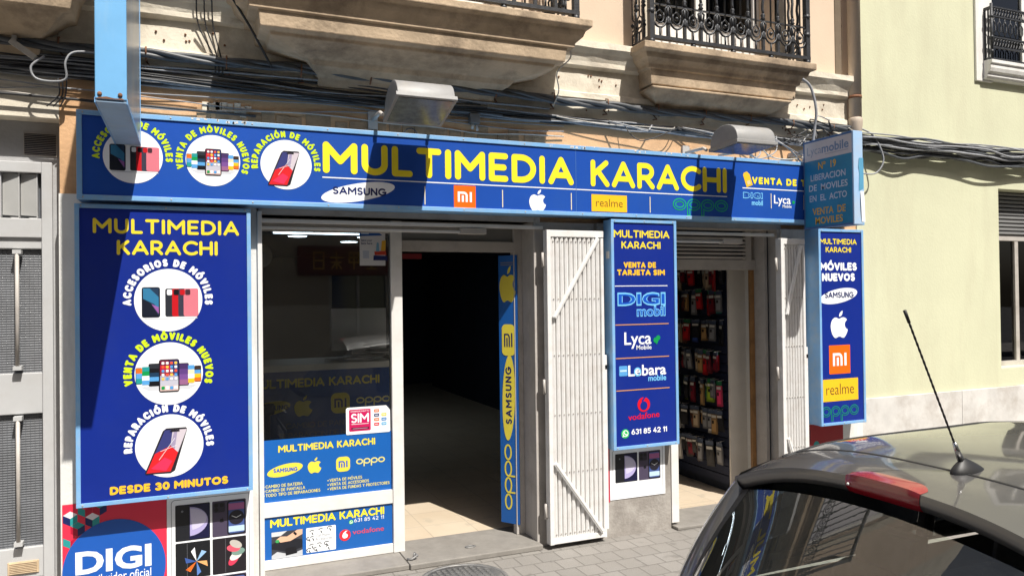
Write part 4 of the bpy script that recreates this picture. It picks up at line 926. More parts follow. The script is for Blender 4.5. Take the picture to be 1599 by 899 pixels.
# ------------------------------------------------------------------ folding gates
def gate(name, label, x0, x1, z0, z1, y, n, brace=True):
    G = thing(name, label, 'gate', ((x0+x1)/2, y, z0))
    k = MB(); k.box(x0,y-.012,z0,x0+.030,y+.05,z1,white_gate); k.box(x0+.030,y-.006,z1-.045,x1,y+.03,z1,white_gate); k.box(x0+.03,y-.004,z0,x1-.01,y+.03,z0+.035,white_gate)
    k.box(x1-.022,y-.003,z0-.004,x1,y+.045,z1-.05,white_gate); k.box(x1-.012,y+.0,z0+.05,x1+.018,y+.05,z1*.60,white_gate); part('frame', k, G, bevel=.003)
    xs, xe = x0+.034, x1-.024; w = (xe-xs)/n; vs = []; fs = []; pr = []
    for i in range(n):
        X = xs+i*w; pr += [(X, y+.022), (X+w*.12, y+.006), (X+w*.5, y-.002), (X+w*.80, y+.006), (X+w*.90, y+.022)]
    k = MB(); m = len(pr)
    for z in (z0+.03, z1-.04): vs += [(px, py, z) for px, py in pr]
    k.add(vs, [(i, i+1, m+i+1, m+i) for i in range(m-1)], white_gate); k.box(xs, y+.024, z0+.03, xe, y+.03, z1-.04, white_gate); part('slats', k, G)
    k = MB()
    for zz in (z1-.075, z0+(z1-z0)*.78, z0+(z1-z0)*.60, z0+(z1-z0)*.41, z0+(z1-z0)*.225, z0+.065):
        for i in range(n): k.lathe([(.005,0),(.004,.004)], (xs+(i+.5)*w, y-.002, zz), (0,-1,0), grey_metal, 7)
    part('rivets', k, G)
    if brace:
        for (ax, az), (bx, bz) in (((x1-.05, z1-.05), (x0+.045, z1-.59)), ((x0+.040, z0+.545), (x1-.04, z0+.045))):
            a = Vector((ax, y-.014, az)); b = Vector((bx, y-.014, bz)); d = (b-a)/2; nn = Vector((-d.z, 0, d.x)).normalized()
            part('brace', MB().obox((a+b)/2, d, nn*.014, (0,.008,0), white_gate).obox((a+b)/2+Vector((0,-.010,0)), d*.985, nn*.006, (0,.003,0), white_gate), G, bevel=.002)
    for zz in (z0+.22, z0+(z1-z0)*.5, z1-.2):
        part('hinge', MB().lathe([(.010,-.05),(.010,.05)], (x0-.012, y+.03, zz), (0,0,1), grey_metal, 10).box(x0-.012,y+.02,zz-.04,x0+.006,y+.032,zz+.04,grey_metal), G)
    part('latch', MB().box(x1+.002,y+.0,z0+1.15,x1+.02,y+.02,z0+1.18,black_metal), G)
    return G
gate('folding_gate', 'white folded metal gate with diagonal braces, standing fully sunlit beside the left doorway', 2.195, 2.632, .035, 2.138, -.14, 11)
gate('folding_gate', 'narrow white folded metal gate half in shade beside the right doorway', 4.190, 4.436, .035, 2.118, -.14, 7)

# ------------------------------------------------------------------ floodlights over the fascia
lampshell = mat('dusty_grey_lamp_shell', (.27,.27,.27), rough=.5, var=.12, scale=8, dirt=(.30,.28,.25), dirt_amt=.6, dirt_scale=7, bump=.08)
lampglass = mat('dull_lamp_glass', (.16,.18,.17), rough=.25, var=.3, scale=30, spec=.7)
def floodlight(label, x0, x1, yb, yft, z0, tail, tdeg=15):
    F = thing('floodlight', label, 'lamp', ((x0+x1)/2, -.01, z0), None)
    yc = (yb+yft)/2; D = abs(yft-yb)/2; H = .125
    # half-round hood in section across y, extruded along x, tipped forward
    tilt = R(tdeg)
    def T(y, z): return (yc + y*math.cos(tilt) + z*math.sin(tilt), z0 + z*math.cos(tilt) - y*math.sin(tilt))
    pr = [T(-D, 0)] + [T(-D*.98*math.cos(R(a)) , .018+H*math.sin(R(a))**.8) for a in range(8, 181, 12)] + [T(D, 0)]
    k = MB(); k.prism(pr, x0+.012, x1-.012, lampshell, 'x', True); o = part('hood', k, F, bevel=.004)
    fl = [T(-D-.008,-.012), T(-D-.008,.012), T(D+.004,.012), T(D+.004,-.012)]
    part('rim', MB().prism(fl, x0, x1, lampshell, 'x'), F, bevel=.003)
    gl = [T(-D+.012,-.016), T(-D+.012,-.0122), T(D-.02,-.0122), T(D-.02,-.016)]
    part('glass', MB().prism(gl, x0+.02, x1-.02, lampglass, 'x'), F)
    k = MB()
    k.tube([(x0+.005, yb+.03, z0), (x0+.0, yb+.06, z0+.02), (x0+.01, -.02, z0+.03), (x0+.01, -.004, z0+.03)], .012, grey_metal, 8)
    k.tube([(x1-.03, yb+.03, z0+.01), (x1-.03, -.02, z0+.03), (x1-.03, -.004, z0+.03)], .010, grey_metal, 8)
    k.box(x0-.02, -.02, z0-.03, x0+.04, -.002, z0+.08, grey_metal); part('bracket', k, F)
    if tail: part('cable_loop', MB().tube([((x0+x1)/2+.05+dx, -.10, z0-.07+dz) for dx, dz in arc(0,0,.045,.045,80,440,18)], .004, black_metal, 5), F)
    return F
floodlight('dusty grey floodlight under the wide balcony, over the letters at the middle of the fascia', 1.052, 1.412, -.32, -.64, 2.785, True)
floodlight('grey floodlight half shaded above the right end of the fascia near the teal sign', 3.412, 3.765, -.30, -.60, 2.725, False, 3)

# ------------------------------------------------------------------ cables along the facade
ca_blk = mat('black_cable', (.030,.031,.034), rough=.5, var=.2, scale=20)
ca_gry = mat('grey_cable', (.30,.31,.33), rough=.5, var=.15, scale=20)
ca_wht = mat('dirty_white_cable', (.52,.49,.44), rough=.55, var=.15, scale=20)
ca_blu = mat('slate_cable', (.075,.082,.092), rough=.45, var=.15, scale=20)
random.seed(21)
def wire(pts, r, m, n=6, sub=6):
    P = [Vector(p) for p in pts]; o = []
    for i in range(len(P)-1):
        a, b, c, d = P[max(0,i-1)], P[i], P[i+1], P[min(len(P)-1,i+2)]
        for j in range(sub):
            t = j/sub; o.append(.5*((2*b)+(c-a)*t+(2*a-5*b+4*c-d)*t*t+(3*b-a-3*c+d)*t**3))
    o.append(P[-1]); return MB().tube(o, r, m, n)
def cable(label, pts, r, m, group=None, name='cable', sub=6):
    return solo(name, wire(pts, r, m, sub=sub), label, 'cable', group, base=pts[0])
# twisted power line
k = MB(); N = 260
for s in range(3):
    pts = []
    for i in range(N+1):
        x = -2.4+7.5*i/N; z = 3.085-.010*(x+.6) + .012*math.sin(x*1.7)-.010*abs(math.sin((x+.2)*4.2)); a = i*.22+s*2.094
        pts.append((x, -.062+.015*math.cos(a)*1.0, z+.015*math.sin(a)))
    k.tube(pts, .0155, ca_blu, 7)
solo('power_cable', k, 'thick twisted slate-grey power cable strung high along the shop facade', 'cable', base=(-2.4,-.06,3.1))
clipm = rust
for i in range(17):
    x = -1.9+i*.42; z = 3.085-.010*(x+.6)
    k = MB(); k.tube([(x+dx, -.062, z+dz) for dx, dz in []] or [(x, -.002, z-.035), (x, -.05, z-.04), (x, -.088, z-.01), (x, -.085, z+.022), (x, -.05, z+.032)], .005, clipm, 6); k.tube([(x,-.02,z-.04),(x+.02,-.03,z-.07),(x-.015,-.03,z-.075)], .0045, clipm, 6)
    solo('cable_clip', k, 'rusty hook holding the twisted power cable to the wall', 'clip', 'hooks of the power cable', base=(x,-.01,z))
# the tangled bundle
G1 = 'thin cables of the bundle above the fascia'
for i in range(19):
    zb = 2.962-.0024*i+random.uniform(-.007,.007); yb = -.012-random.uniform(0,.026); m = random.choice([ca_blk,ca_blk,ca_blk,ca_blk,ca_blu,ca_gry]); r = random.choice([.005,.006,.007,.009])
    ph = random.uniform(0,6); am = random.uniform(.003,.010); pts = []
    for q in range(27):
        x = -2.2+q*.285; sag = -.014*(1-math.cos(q*1.9+ph))/2
        pts.append((x, yb+random.uniform(-.008,.008), zb-.008*(x)+am*math.sin(q*.8+ph)*.6+sag+random.uniform(-.006,.006)))
    cable('thin cable among those bundled along the wall above the fascia', pts, r, m, G1, sub=4)
for i in range(15):
    zb = 3.02-.0075*i+random.uniform(-.01,.01); yb = -.015-random.uniform(0,.03); ph = random.uniform(0,6); pts = []; xe = random.uniform(1.6, 2.6)
    for q in range(17):
        x = -2.2+(xe+2.2)*q/16; pts.append((x, yb+random.uniform(-.006,.006), zb-.012*(x)+.014*math.sin(q*.7+ph)+random.uniform(-.006,.006)))
    cable('thin cable among those bundled along the wall above the fascia', pts, random.choice([.0045,.006,.007]), random.choice([ca_blk,ca_blk,ca_blk,ca_blu,ca_gry]), G1, sub=4)
# lower slack lines just above the fascia
G2 = 'slack thin lines below the bundle'
for i in range(3):
    zb = 2.870-.035*i; pts = []; ph = random.uniform(0,6); m = random.choice([ca_blk, ca_gry, ca_wht, ca_blu])
    x0 = random.choice([-2.2, -1.6, -1.9]); L = 2.4-x0; n = 14
    for q in range(n+1): pts.append((x0+L*q/n, -.014-random.uniform(0,.012), zb+.012*math.sin(q*1.1+ph)+random.uniform(-.01,.01)))
    cable('thin slack line sagging under the cable bundle along the facade', pts, random.choice([.0035,.0045,.005]), m, G2, sub=4)
# loose loops right of the wide balcony
G3 = 'loose loops of cable over the right half of the fascia'
for i in range(9):
    x = random.uniform(2.3, 4.2); pts = [(x, -.05, 2.93)]; n = random.randint(2, 3); z = 2.93
    dx = random.choice([-1, 1])
    for q in range(n):
        x += dx*random.uniform(.08,.38); z = random.choice([random.uniform(2.73, 2.82), random.uniform(2.80,2.92), random.uniform(2.86,2.93)]); pts.append((x, -.06-random.uniform(0,.07), z))
    pts.append((x+dx*.08, -.04, 2.93))
    cable('loose tangled cable loop hanging over the right half of the fascia', pts, random.choice([.004,.005,.006]), random.choice([ca_gry,ca_gry,ca_wht,ca_blk]), G3, sub=8)
G4 = 'cable ends tangled beside the teal projecting sign'
for i in range(9):
    x = random.uniform(4.35, 5.05); pts = [(x, -.04, 3.02-random.uniform(0,.08))]
    for q in range(4): pts.append((x+random.uniform(-.16,.2), -.05-random.uniform(0,.10), random.uniform(2.78, 3.10)))
    cable('curled cable end in the tangle above the teal projecting sign', pts, random.choice([.004,.005,.006]), random.choice([ca_gry,ca_wht,ca_blk]), G4, sub=8)
cable('grey cable dropping from the narrow balcony to the top of the teal sign', [(4.33,-.26,3.33),(4.40,-.27,3.27),(4.44,-.28,3.10),(4.44,-.26,2.95),(4.43,-.25,2.83)], .010, ca_gry)
cable('thin pale cord hanging from the right corner of the wide balcony', [(2.28,-.36,3.30),(2.29,-.34,3.24),(2.24,-.25,3.17),(2.30,-.15,3.08),(2.29,-.08,2.99)], .0045, ca_wht)
cable('black cable slanting down across the left end of the wide balcony', [(.10,-.30,3.62),(.20,-.26,3.42),(.33,-.18,3.24),(.45,-.08,3.06)], .007, ca_blk)
for i, (xa, xb) in enumerate(((.02,.13),(.06,.15),(.10,.17))):
    cable('thin dark line hanging down the wall left of the wide balcony', [(xa,-.03,3.75),(xa+.02,-.125,3.45),(xa+.03,-.05,3.28),(xb,-.06,3.10),(xb+.01,-.06,3.0)], .0045, ca_blk, 'thin lines left of the wide balcony')
cable('pale grey cable loop sticking out of the bundle above the grey metal door', [(-.30-.14,-.12,3.035),(-.56,-.14,3.02),(-.60,-.15,2.96),(-.60,-.13,2.88),(-.66,-.12,2.86),(-.74,-.12,2.87),(-.76,-.12,2.93),(-.70,-.12,2.99)], .006, ca_gry)
k = MB(); k.obox((-.80,-.10,3.02), Vector((.055,0,-.04)), (0,.012,0), Vector((.008,0,.012)), ca_wht); k.box(-.85,-.10,3.05,-.83,-.05,3.09,ca_wht)
solo('cable_tie_block', k, 'white plastic cable connector in the bundle at the top left', 'connector', base=(-.8,-.05,3.02))
for i in range(3):
    cable('thin dark cable dropping from the bundle past the pale band at the far left', [(-.60-.02*i,-.11,2.88),(-.61-.015*i,-.08,2.80),(-.64-.03*i,-.06,2.74)], .004, ca_blk, 'drop cables at the far left')
cable('slim dark conduit clamped under the bundle at the left end', [(-2.2,-.045,2.80),(-.9,-.045,2.795),(-.2,-.045,2.785),(.36,-.045,2.775)], .008, ca_blk)
# bundle on the yellow wall
G5 = 'cables strapped along the yellow wall'
for i in range(26):
    zb = 3.01-.0052*i+random.uniform(-.012,.012); yb = -.055-random.uniform(0,.09); pts = []; ph = random.uniform(0, 6)
    for q in range(24): pts.append((5.05+q*.26, yb+random.uniform(-.012,.012), zb-.010*q*.26+.012*math.sin(q*1.3+ph)-(.04*random.random()**4)))
    cable('cable in the thick grey bundle along the yellow wall', pts, random.choice([.006,.008,.010]), random.choice([ca_gry,ca_gry,ca_blu,ca_blk]), G5, sub=4)
cable('loose grey loop hanging from the bundle beside the teal sign on the yellow wall', [(5.10,-.1,3.04),(5.22,-.12,2.98),(5.30,-.14,2.80),(5.24,-.12,2.68),(5.10,-.1,2.67)], .007, ca_gry)
# small sensor box
S = thing('sensor_box', 'small dark box with dangling fittings on the wall right of the middle floodlight', 'sensor', (1.73,-.02,2.86))
part('case', MB().box(1.70,-.06,2.835,1.765,-.002,2.90,mat('grey_box', (.16,.15,.14), rough=.6, var=.15)), S, bevel=.004)
part('fittings', MB().tube([(1.72,-.04,2.835),(1.715,-.045,2.80)], .010, ca_wht, 7).tube([(1.745,-.04,2.835),(1.75,-.045,2.79)], .008, grey_metal, 7), S)

# drain pipe in the corner with the yellow house
S = thing('drainpipe', 'beige drainpipe in the corner between the cream wall and the yellow wall', 'drainpipe', (5.065,-.06,3.0))
pipem = mat('beige_pipe_paint', (.55,.46,.37), rough=.6, var=.08, dirt=(.30,.24,.19), dirt_amt=.5, dirt_scale=3, streak=True)
part('pipe', MB().tube([(5.065,-.075,9.0),(5.065,-.075,3.12)], .050, pipem, 16), S)
part('outlet', MB().lathe([(.050,.14),(.056,.13),(.056,.10),(.048,.02),(.040,0)], (5.065,-.075,2.99), (0,0,1), pipem, 16), S)
part('strap', MB().lathe([(.053,-.012),(.053,.012)], (5.065,-.075,3.30), (0,0,1), rust, 16), S)
boxpart('recess_shade_strip', [(4.93,-.006,3.48,5.0,.02,9,)], mat('painted_recess_shade', (.17,.13,.09), rough=.9, var=.2))  # dark strip on the wall, its colour standing for shade in a recess

# ------------------------------------------------------------------ yellow house
Yh = thing('yellow_house', 'pale yellow plastered house with a stained marble plinth right of the shop', 'building', (7.5,.2,0))
x0, wx0, wx1 = 5.132, 6.89, 8.1; ux0, ux1 = 6.82, 8.3
boxpart('wall', [(x0,-.012,.81,wx0,.35,3.2),(wx1,-.012,.81,14,.35,3.2),(wx0,-.012,2.635,wx1,.35,3.2),(wx0,-.012,.81,wx1,.35,.975),(x0,-.012,3.2,ux0,.35,10),(ux1,-.012,3.2,14,.35,10),(ux0,-.012,3.2,ux1,.35,3.62),(ux0,-.012,6,ux1,.35,10)], yellow_plaster, Yh)
k = MB()
for i, (a, b) in enumerate(((5.134,6.33),(6.333,7.55),(7.553,8.8),(8.803,10.1),(10.103,14))): k.box(a,-.034,0,b,.2,.808,marble)
part('plinth', k, Yh, bevel=.004)
boxpart('roof', [(x0,.35,10,14,6,10.1)], stone_pale, Yh)
w = part('window', MB().box(wx0,.12,.975,wx0+.02,.2,2.635,wood).box(wx0+.02,.14,2.17,wx1,.19,2.22,grey_metal).box(wx0+.02,.14,.975,wx1,.19,1.02,grey_metal).box(wx0+.45,.145,1.02,wx0+.50,.185,2.17,grey_metal), Yh)
k = MB()
for i in range(11): z = 2.225+i*.037; k.prism([(.15,z),(.125,z+.008),(.125,z+.028),(.15,z+.033)], wx0+.02, wx1, mat('grey_shutter_slats', (.22,.22,.22), rough=.5))
k.box(wx0,.155,2.22,wx1,.16,2.634,dark_inside); part('shutter', k, w)
part('pane', MB().box(wx0+.02,.165,1.02,wx1,.170,2.17,glassmat('grey_window_glass', (.45,.46,.47), 1.2)), w)
part('curtain', MB().grid(lambda u, v: (wx0+.03+.40*u, .28+.02*math.sin(u*22), 1.08+v*1.08), 26, 2, mat('grey_curtain', (.30,.30,.29), rough=.9)), w)
boxpart('room_shell', [(wx0-.1,1.6,.8,wx1+.1,1.65,2.8),(wx0-.12,.351,.8,wx0-.1,1.6,2.8),(wx1+.1,.351,.8,wx1+.12,1.6,2.8),(wx0-.1,.351,2.7,wx1+.1,1.6,2.72),(wx0-.1,.351,.8,wx1+.1,1.6,.82)], dark_inside, Yh)
boxpart('window_trim', [(6.60,-.034,3.605,ux0,.02,6.3),(ux1,-.034,3.605,ux1+.22,.02,6.3),(ux0,-.034,6.0,ux1,.02,6.3)], white_trim, Yh, bevel=.004)
w = part('balcony_window', MB().box(ux0,.15,3.62,ux0+.07,.21,6,white_trim).box(ux0+.07,.15,3.62,ux1,.21,3.70,white_trim).box((ux0+ux1)/2-.04,.152,3.7,(ux0+ux1)/2+.04,.208,6,white_trim), Yh)
part('pane', MB().box(ux0+.07,.17,3.7,ux1,.175,6,darkglass), w)
boxpart('room_shell', [(ux0-.1,1.6,3.5,ux1+.1,1.65,6.2),(ux0-.12,.351,3.5,ux0-.1,1.6,6.2),(ux1+.1,.351,3.5,ux1+.12,1.6,6.2),(ux0-.1,.351,6.1,ux1+.1,1.6,6.15)], dark_inside, Yh)
b = part('balcony', MB().prism([(.0,3.62),(-.06,3.625),(-.075,3.645),(-.075,3.67),(-.095,3.685),(-.105,3.715),(-.105,3.75),(-.118,3.755),(-.118,3.785),(0,3.795)], 6.69, 8.5, white_trim, 'x'), Yh, bevel=.003)
k = MB(); yy = -.10; xa, xb = 6.715, 8.45
for z in (3.80, 3.905, 3.995, 4.185, 4.27): k.box(xa, yy-.008, z-.007, xb, yy+.008, z+.007, black_metal)
for zz in (3.95, 4.228):
    x = xa+.02
    while x < xb:
        k.tube([(x+dx, yy, zz+dz) for dx, dz in arc(0,0,.018,.034,0,360,8)], .006, black_metal, 4); x += .038
x = xa+.03
while x < xb:
    k.tube([(x, yy, 4.0),(x, yy, 4.03),(x-.022, yy, 4.06),(x-.022, yy, 4.12),(x, yy, 4.15),(x, yy, 4.185)], .006, black_metal, 4)
    k.tube([(x, yy, 4.03),(x+.022, yy, 4.06),(x+.022, yy, 4.12),(x, yy, 4.15)], .006, black_metal, 4); x += .075
part('railing', k, b)
k = MB(); k.tube([(xa,yy,3.78),(xa,yy,4.3)], .013, black_metal, 8)
for z in (3.86, 3.99, 4.18): k.lathe([(.012,-.02),(.022,0),(.012,.02)], (xa,yy,z), (0,0,1), black_metal, 8)
k.box(xa-.012,yy,4.25,xa+.012,-.03,4.275,black_metal); k.box(xa-.012,yy,3.79,xa+.012,-.03,3.81,black_metal)
for i in range(2): k.box(xa-.006, yy+.025+i*.03, 3.8, xa+.006, yy+.035+i*.03, 4.26, black_metal)
part('corner_post', k, b)

# ------------------------------------------------------------------ neighbour house on the left with a grey metal door
Nh = thing('neighbour_house', 'pale weathered house with a grey metal street door at the left edge', 'building', (-1.6,.2,0))
boxpart('wall', [(-5,0,2.93,-.652,.35,9),(-5,0,0,-1.75,.35,2.929),(-1.75,0,2.69,-.652,.35,2.929)], plaster_band, Nh)
strip('cornice', -5, -.655, Nh)
bal = part('balcony', MB().box(-2.6,-.33,3.4502,-.5,-.002,3.453,stone), Nh); 
k = MB(); loft(k, [(-2.7,-.44,.37,3.45),(-2.7,-.44,.37,3.40),(-2.66,-.48,.34,3.38),(-2.62,-.52,.31,3.32),(-2.6,-.54,.30,3.29),(-2.58,-.56,.28,3.20),(-2.55,-.60,.24,3.19),(-2.4,-.72,.08,3.09),(-2.38,-.74,.03,3.0)], stone); part('slab', k, bal, bevel=.006)
railing(bal, -2.62, -.53, -.32, 14)
yd = .13
grey_paint = mat('grey_door_surround_paint', (.40,.40,.405), rough=.7, var=.06, scale=4, bump=.15, dirt=(.26,.25,.24), dirt_amt=.5, dirt_scale=2.5)
alu_grey = mat('satin_grey_aluminium', (.50,.505,.51), rough=.42, var=.05, scale=6, dirt=(.33,.31,.29), dirt_amt=.5, dirt_scale=3)
boxpart('lintel_panel', [(-1.75,yd,2.47,-.652,.35,2.689)], grey_paint, Nh)
boxpart('jamb', [(-.700,yd-.0,0,-.652,.35,2.47)], grey_paint, Nh)
v = part('vent_grille', MB().box(-.838,yd-.006,2.505,-.835,yd,2.628,grey_metal).box(-.683,yd-.006,2.505,-.680,yd,2.628,grey_metal).box(-.838,yd-.006,2.625,-.680,yd,2.628,grey_metal).box(-.838,yd-.006,2.502,-.680,yd,2.505,grey_metal), Nh)
k = MB()
for i in range(12): z = 2.507+i*.0098; k.add([(-.835,yd-.001,z+.006),(-.683,yd-.001,z+.006),(-.683,yd-.007,z+.001),(-.835,yd-.007,z+.001)], [(0,1,2,3)], grey_metal)
k.box(-.835,yd-.0012,2.505,-.683,yd-.0008,2.625,dark_inside); part('slats', k, v)
D = part('street_door', MB().box(-1.75,yd+.10,0,-.70,yd+.12,2.47,dark_inside), Nh)
k = MB(); k.box(-.752,yd-.03,0,-.700,yd+.06,2.465,alu_grey); k.box(-1.75,yd-.028,2.405,-.752,yd+.05,2.465,alu_grey); k.box(-1.75,yd-.026,2.05,-.752,yd+.05,2.155,alu_grey)
k.box(-1.75,yd-.012,1.09,-.752,yd+.04,1.312,alu_grey); k.box(-1.75,yd-.012,0.20,-.752,yd+.04,.365,alu_grey); k.box(-1.75,yd-.010,1.99,-.752,yd+.04,2.05,alu_grey); k.box(-1.75,yd-.012,0,-.752,yd+.04,.20,alu_grey)
part('frame', k, D, bevel=.004)
ribm = mat('dark_ribbed_glass', (.115,.122,.135), rough=.3, var=.25, scale=6, spec=.5)
def ribbed(z0, z1):
    k = MB(); n = int((z1-z0)/.0135); vs = []; nx = 40
    for i in range(n*2+1): vs += [(-1.75, yd+.012+(.0035 if i % 2 else 0), z0+(z1-z0)*i/(2*n)), (-.752, yd+.012+(.0035 if i % 2 else 0), z0+(z1-z0)*i/(2*n))]
    k.add(vs, [(2*i, 2*i+1, 2*i+3, 2*i+2) for i in range(2*n)], ribm)
    for q in range(46): k.box(-1.75+q*.0217, yd+.0095, z0, -1.75+q*.0217+.0018, yd+.012, z1, ribm)
    part('pane', k, D)
ribbed(1.312, 1.99); ribbed(.365, 1.09)
for z0, z1 in ((1.312, 1.99), (.365, 1.09)):
    k = MB(); k.lathe([(.010,z0+.02),(.010,z1-.02)], (-.865,yd-.045,0), (0,0,1), grey_metal, 12)
    for z in (z0+.03, z1-.02): k.box(-.885,yd-.055,z-.01,-.845,yd-.005,z+.012,alu_grey)
    part('pull_bar', k, D)
k = MB()
for i in range(9):
    xa = -.770-(i+1)*.085
    k.add([(xa,yd+.012,2.175),(xa+.078,yd-.010,2.168),(xa+.078,yd-.010,2.398),(xa,yd+.012,2.403)], [(0,1,2,3)], mat('frosted_louvre', (.40,.40,.39), rough=.35, var=.1)); k.box(xa+.078,yd-.012,2.160,xa+.082,yd+.03,2.405,alu_grey)
    k.add([(xa+.04,yd-.02,2.16),(xa+.082,yd-.02,2.16),(xa+.075,yd-.02,2.140)], [(0,1,2)], alu_grey)
k.box(-1.75,yd+.025,2.155,-.752,yd+.03,2.405,ribm); part('transom_louvre', k, D, recalc=False)
bv = part('brass_vent', MB().box(-.922,yd-.018,.225,-.775,yd-.0121,.295,mat('brass_vent_metal', (.55,.42,.27), rough=.5, var=.2, scale=12)), D, bevel=.003)
k = MB()
for i in range(7): k.box(-.912,yd-.024,.232+i*.0088,-.785,yd-.018,.2365+i*.0088,mat('brass_vent_slat', (.62,.48,.32), rough=.5, var=.2, scale=12))
part('slats', k, bv)

# ------------------------------------------------------------------ things inside the shop
C = thing('counter', 'blue fronted shop counter with yellow lettering behind the window glass', 'counter', (.70,.75,.089))
cy = .75
part('front_panel', MB().box(-.30,cy,.089,1.345,cy+.02,1.195,mat('counter_blue_print', (.010,.07,.30), rough=.4)), C)
part('top', MB().box(-.32,cy-.03,1.195,1.36,cy+.55,1.240,mat('counter_top_laminate', (.75,.72,.66), rough=.4)), C, bevel=.003)
a = Art(C, (0, cy, 0)); a.begin('lettering'); a.text('MULTIMEDIA KARACHI', .37, 1.262, 1.08, .062, YS, .2)
a.begin('logo'); oval_mark(a, .50, .945, .135, .045, 8, YS, NAVYT, .40, .62, .93, .035); a.begin('logo'); fruit(a, .72, .875, .145, YS); a.begin('logo'); mi_mark(a, .912, .88, 1.045, 1.025, YS, NAVYT, .3); a.begin('logo'); oo_mark(a, 1.09, 1.34, .94, .985, PALEY, .010)
a.begin('lettering'); a.text('CAMBIO DE PANTALLA', .602, 1.17, .795, .038, GRY, .12); a.text('REPARACION DE MOVILES', .56, 1.20, .728, .038, GRY, .12); a.flush()
M = thing('monitor', 'pale flat computer monitor standing on the counter seen from behind through the window', 'monitor', (1.18,1.1,1.24))
ms = mat('pale_monitor_back', (.78,.80,.84), rough=.5)
part('screen', MB().box(.98,1.10,1.30,1.40,1.125,1.62,ms), M, bevel=.006); part('stand', MB().box(1.14,1.126,1.24,1.24,1.15,1.45,ms).box(1.08,1.06,1.2405,1.30,1.20,1.255,ms), M, bevel=.004)
P = thing('paper_pile', 'pile of pale papers and plastic bags on the counter beside the monitor', 'papers', (1.15,.85,1.24))
k = MB(); random.seed(8)
for i in range(7): k.obox((1.05+i*.05+random.uniform(-.03,.03), .86+random.uniform(-.05,.05), 1.246+i*.011), Vector((.11,.03,.012*random.uniform(-1,1))), Vector((-.02,.07,.0)), (0,0,.004), mat('crumpled_paper', (.45,.45,.46), rough=.7))
part('sheets', k, P)
S = thing('card_reader', 'small dark device on a stand at the left end of the counter front', 'device', (.47,.55,.089))
part('head', MB().box(.40,.55,.93,.51,.60,1.0,dark_inside), S, bevel=.01); part('post', MB().tube([(.455,.58,.93),(.455,.59,.5),(.455,.58,.09)], [.03,.024,.03], dark_inside, 10), S)
S = thing('vent_disc', 'round pale disc hanging inside the upper left corner of the shop window', 'disc', (.42,.22,2.0))
part('disc', MB().lathe([(.075,0),(.072,.012),(.03,.02)], (.405,.26,1.97), (0.25,-1,0), mat('pale_disc', (.30,.30,.29), rough=.6), 28), S)
for (x, y), r in zip(((1.17,4.55),(1.99,4.55),(1.93,5.35)), (.11,.11,.11)):
    L = thing('ceiling_light', {1.17:'round ceiling light, left of the two in the front row inside the shop',1.99:'round ceiling light, right of the two in the front row inside the shop',1.93:'round ceiling light farthest back inside the shop'}[x], 'lamp', (x,y,2.449))
    part('ring', MB().lathe([(r+.015,0),(r+.012,-.012)], (x,y,2.449), (0,0,1), white_metal, 24), L); part('diffuser', MB().lathe([(r,-.0125),(r-.01,-.016)], (x,y,2.449), (0,0,1), emit('lamp_glow', (.80,.93,1.0), 8), 24), L)
L = thing('tube_light', 'long thin tube light on the ceiling inside the shop window', 'lamp', (1.4,4.1,2.44))
part('tube', MB().box(.85,4.05,2.425,2.05,4.08,2.44,emit('tube_glow', (.75,.90,1.0), 5)), L); part('housing', MB().box(.83,4.04,2.441,2.07,4.09,2.4495,white_metal), L)
S = thing('red_strip_sign', 'short dark red strip at the top left inside the left doorway', 'sign', (1.37,.34,1.97))
part('strip', MB().box(1.29,.30,1.960,1.46,.31,1.996,ink((120,22,30))), S)
# blister packs hanging on the display wall of the right doorway
slat = mat('navy_slatwall', (.010,.016,.045), rough=.6, var=.1)
DW = thing('display_wall', 'dark blue slatted display wall inside the right doorway', 'display', (4.14,1.3,.05))
k = MB()
for i in range(24): k.box(4.129,.425,.10+i*.078,4.147,3.2,.10+i*.078+.070,slat)
part('slats', k, DW)
packs = {'red':(170,28,34), 'dark':(30,30,34), 'cream':(170,150,125), 'green':(60,120,90), 'pink':(215,60,100), 'brown':(100,62,48), 'tan':(165,130,85), 'grey':(120,120,124), 'blue':(40,60,120), 'lime':(140,165,50), 'maroon':(105,24,38), 'white':(195,192,188), 'teal':(60,130,125)}
rows = ['top','second','third','fourth','fifth','sixth','lowest']
ordn = ['first','second','third','fourth','fifth','sixth','seventh','eighth','ninth','tenth','eleventh','twelfth','thirteenth']
layout = [['dark','red','maroon','cream','cream','dark','red','brown','dark'], ['grey','teal','maroon','red','red','grey','dark','tan','brown'], ['dark','grey','cream','dark','tan','dark','blue','red','brown'], ['maroon','red','maroon','red','tan','tan','cream','grey','grey'],
          ['pink','grey','lime','green','tan','dark','maroon','grey','dark'], ['dark','tan','grey','white','grey','tan','cream','brown','dark'], ['grey','tan','dark','white','grey','brown','dark','maroon','dark']]
header = {'green':(40,110,70), 'white':(190,190,190)}
proto = {}
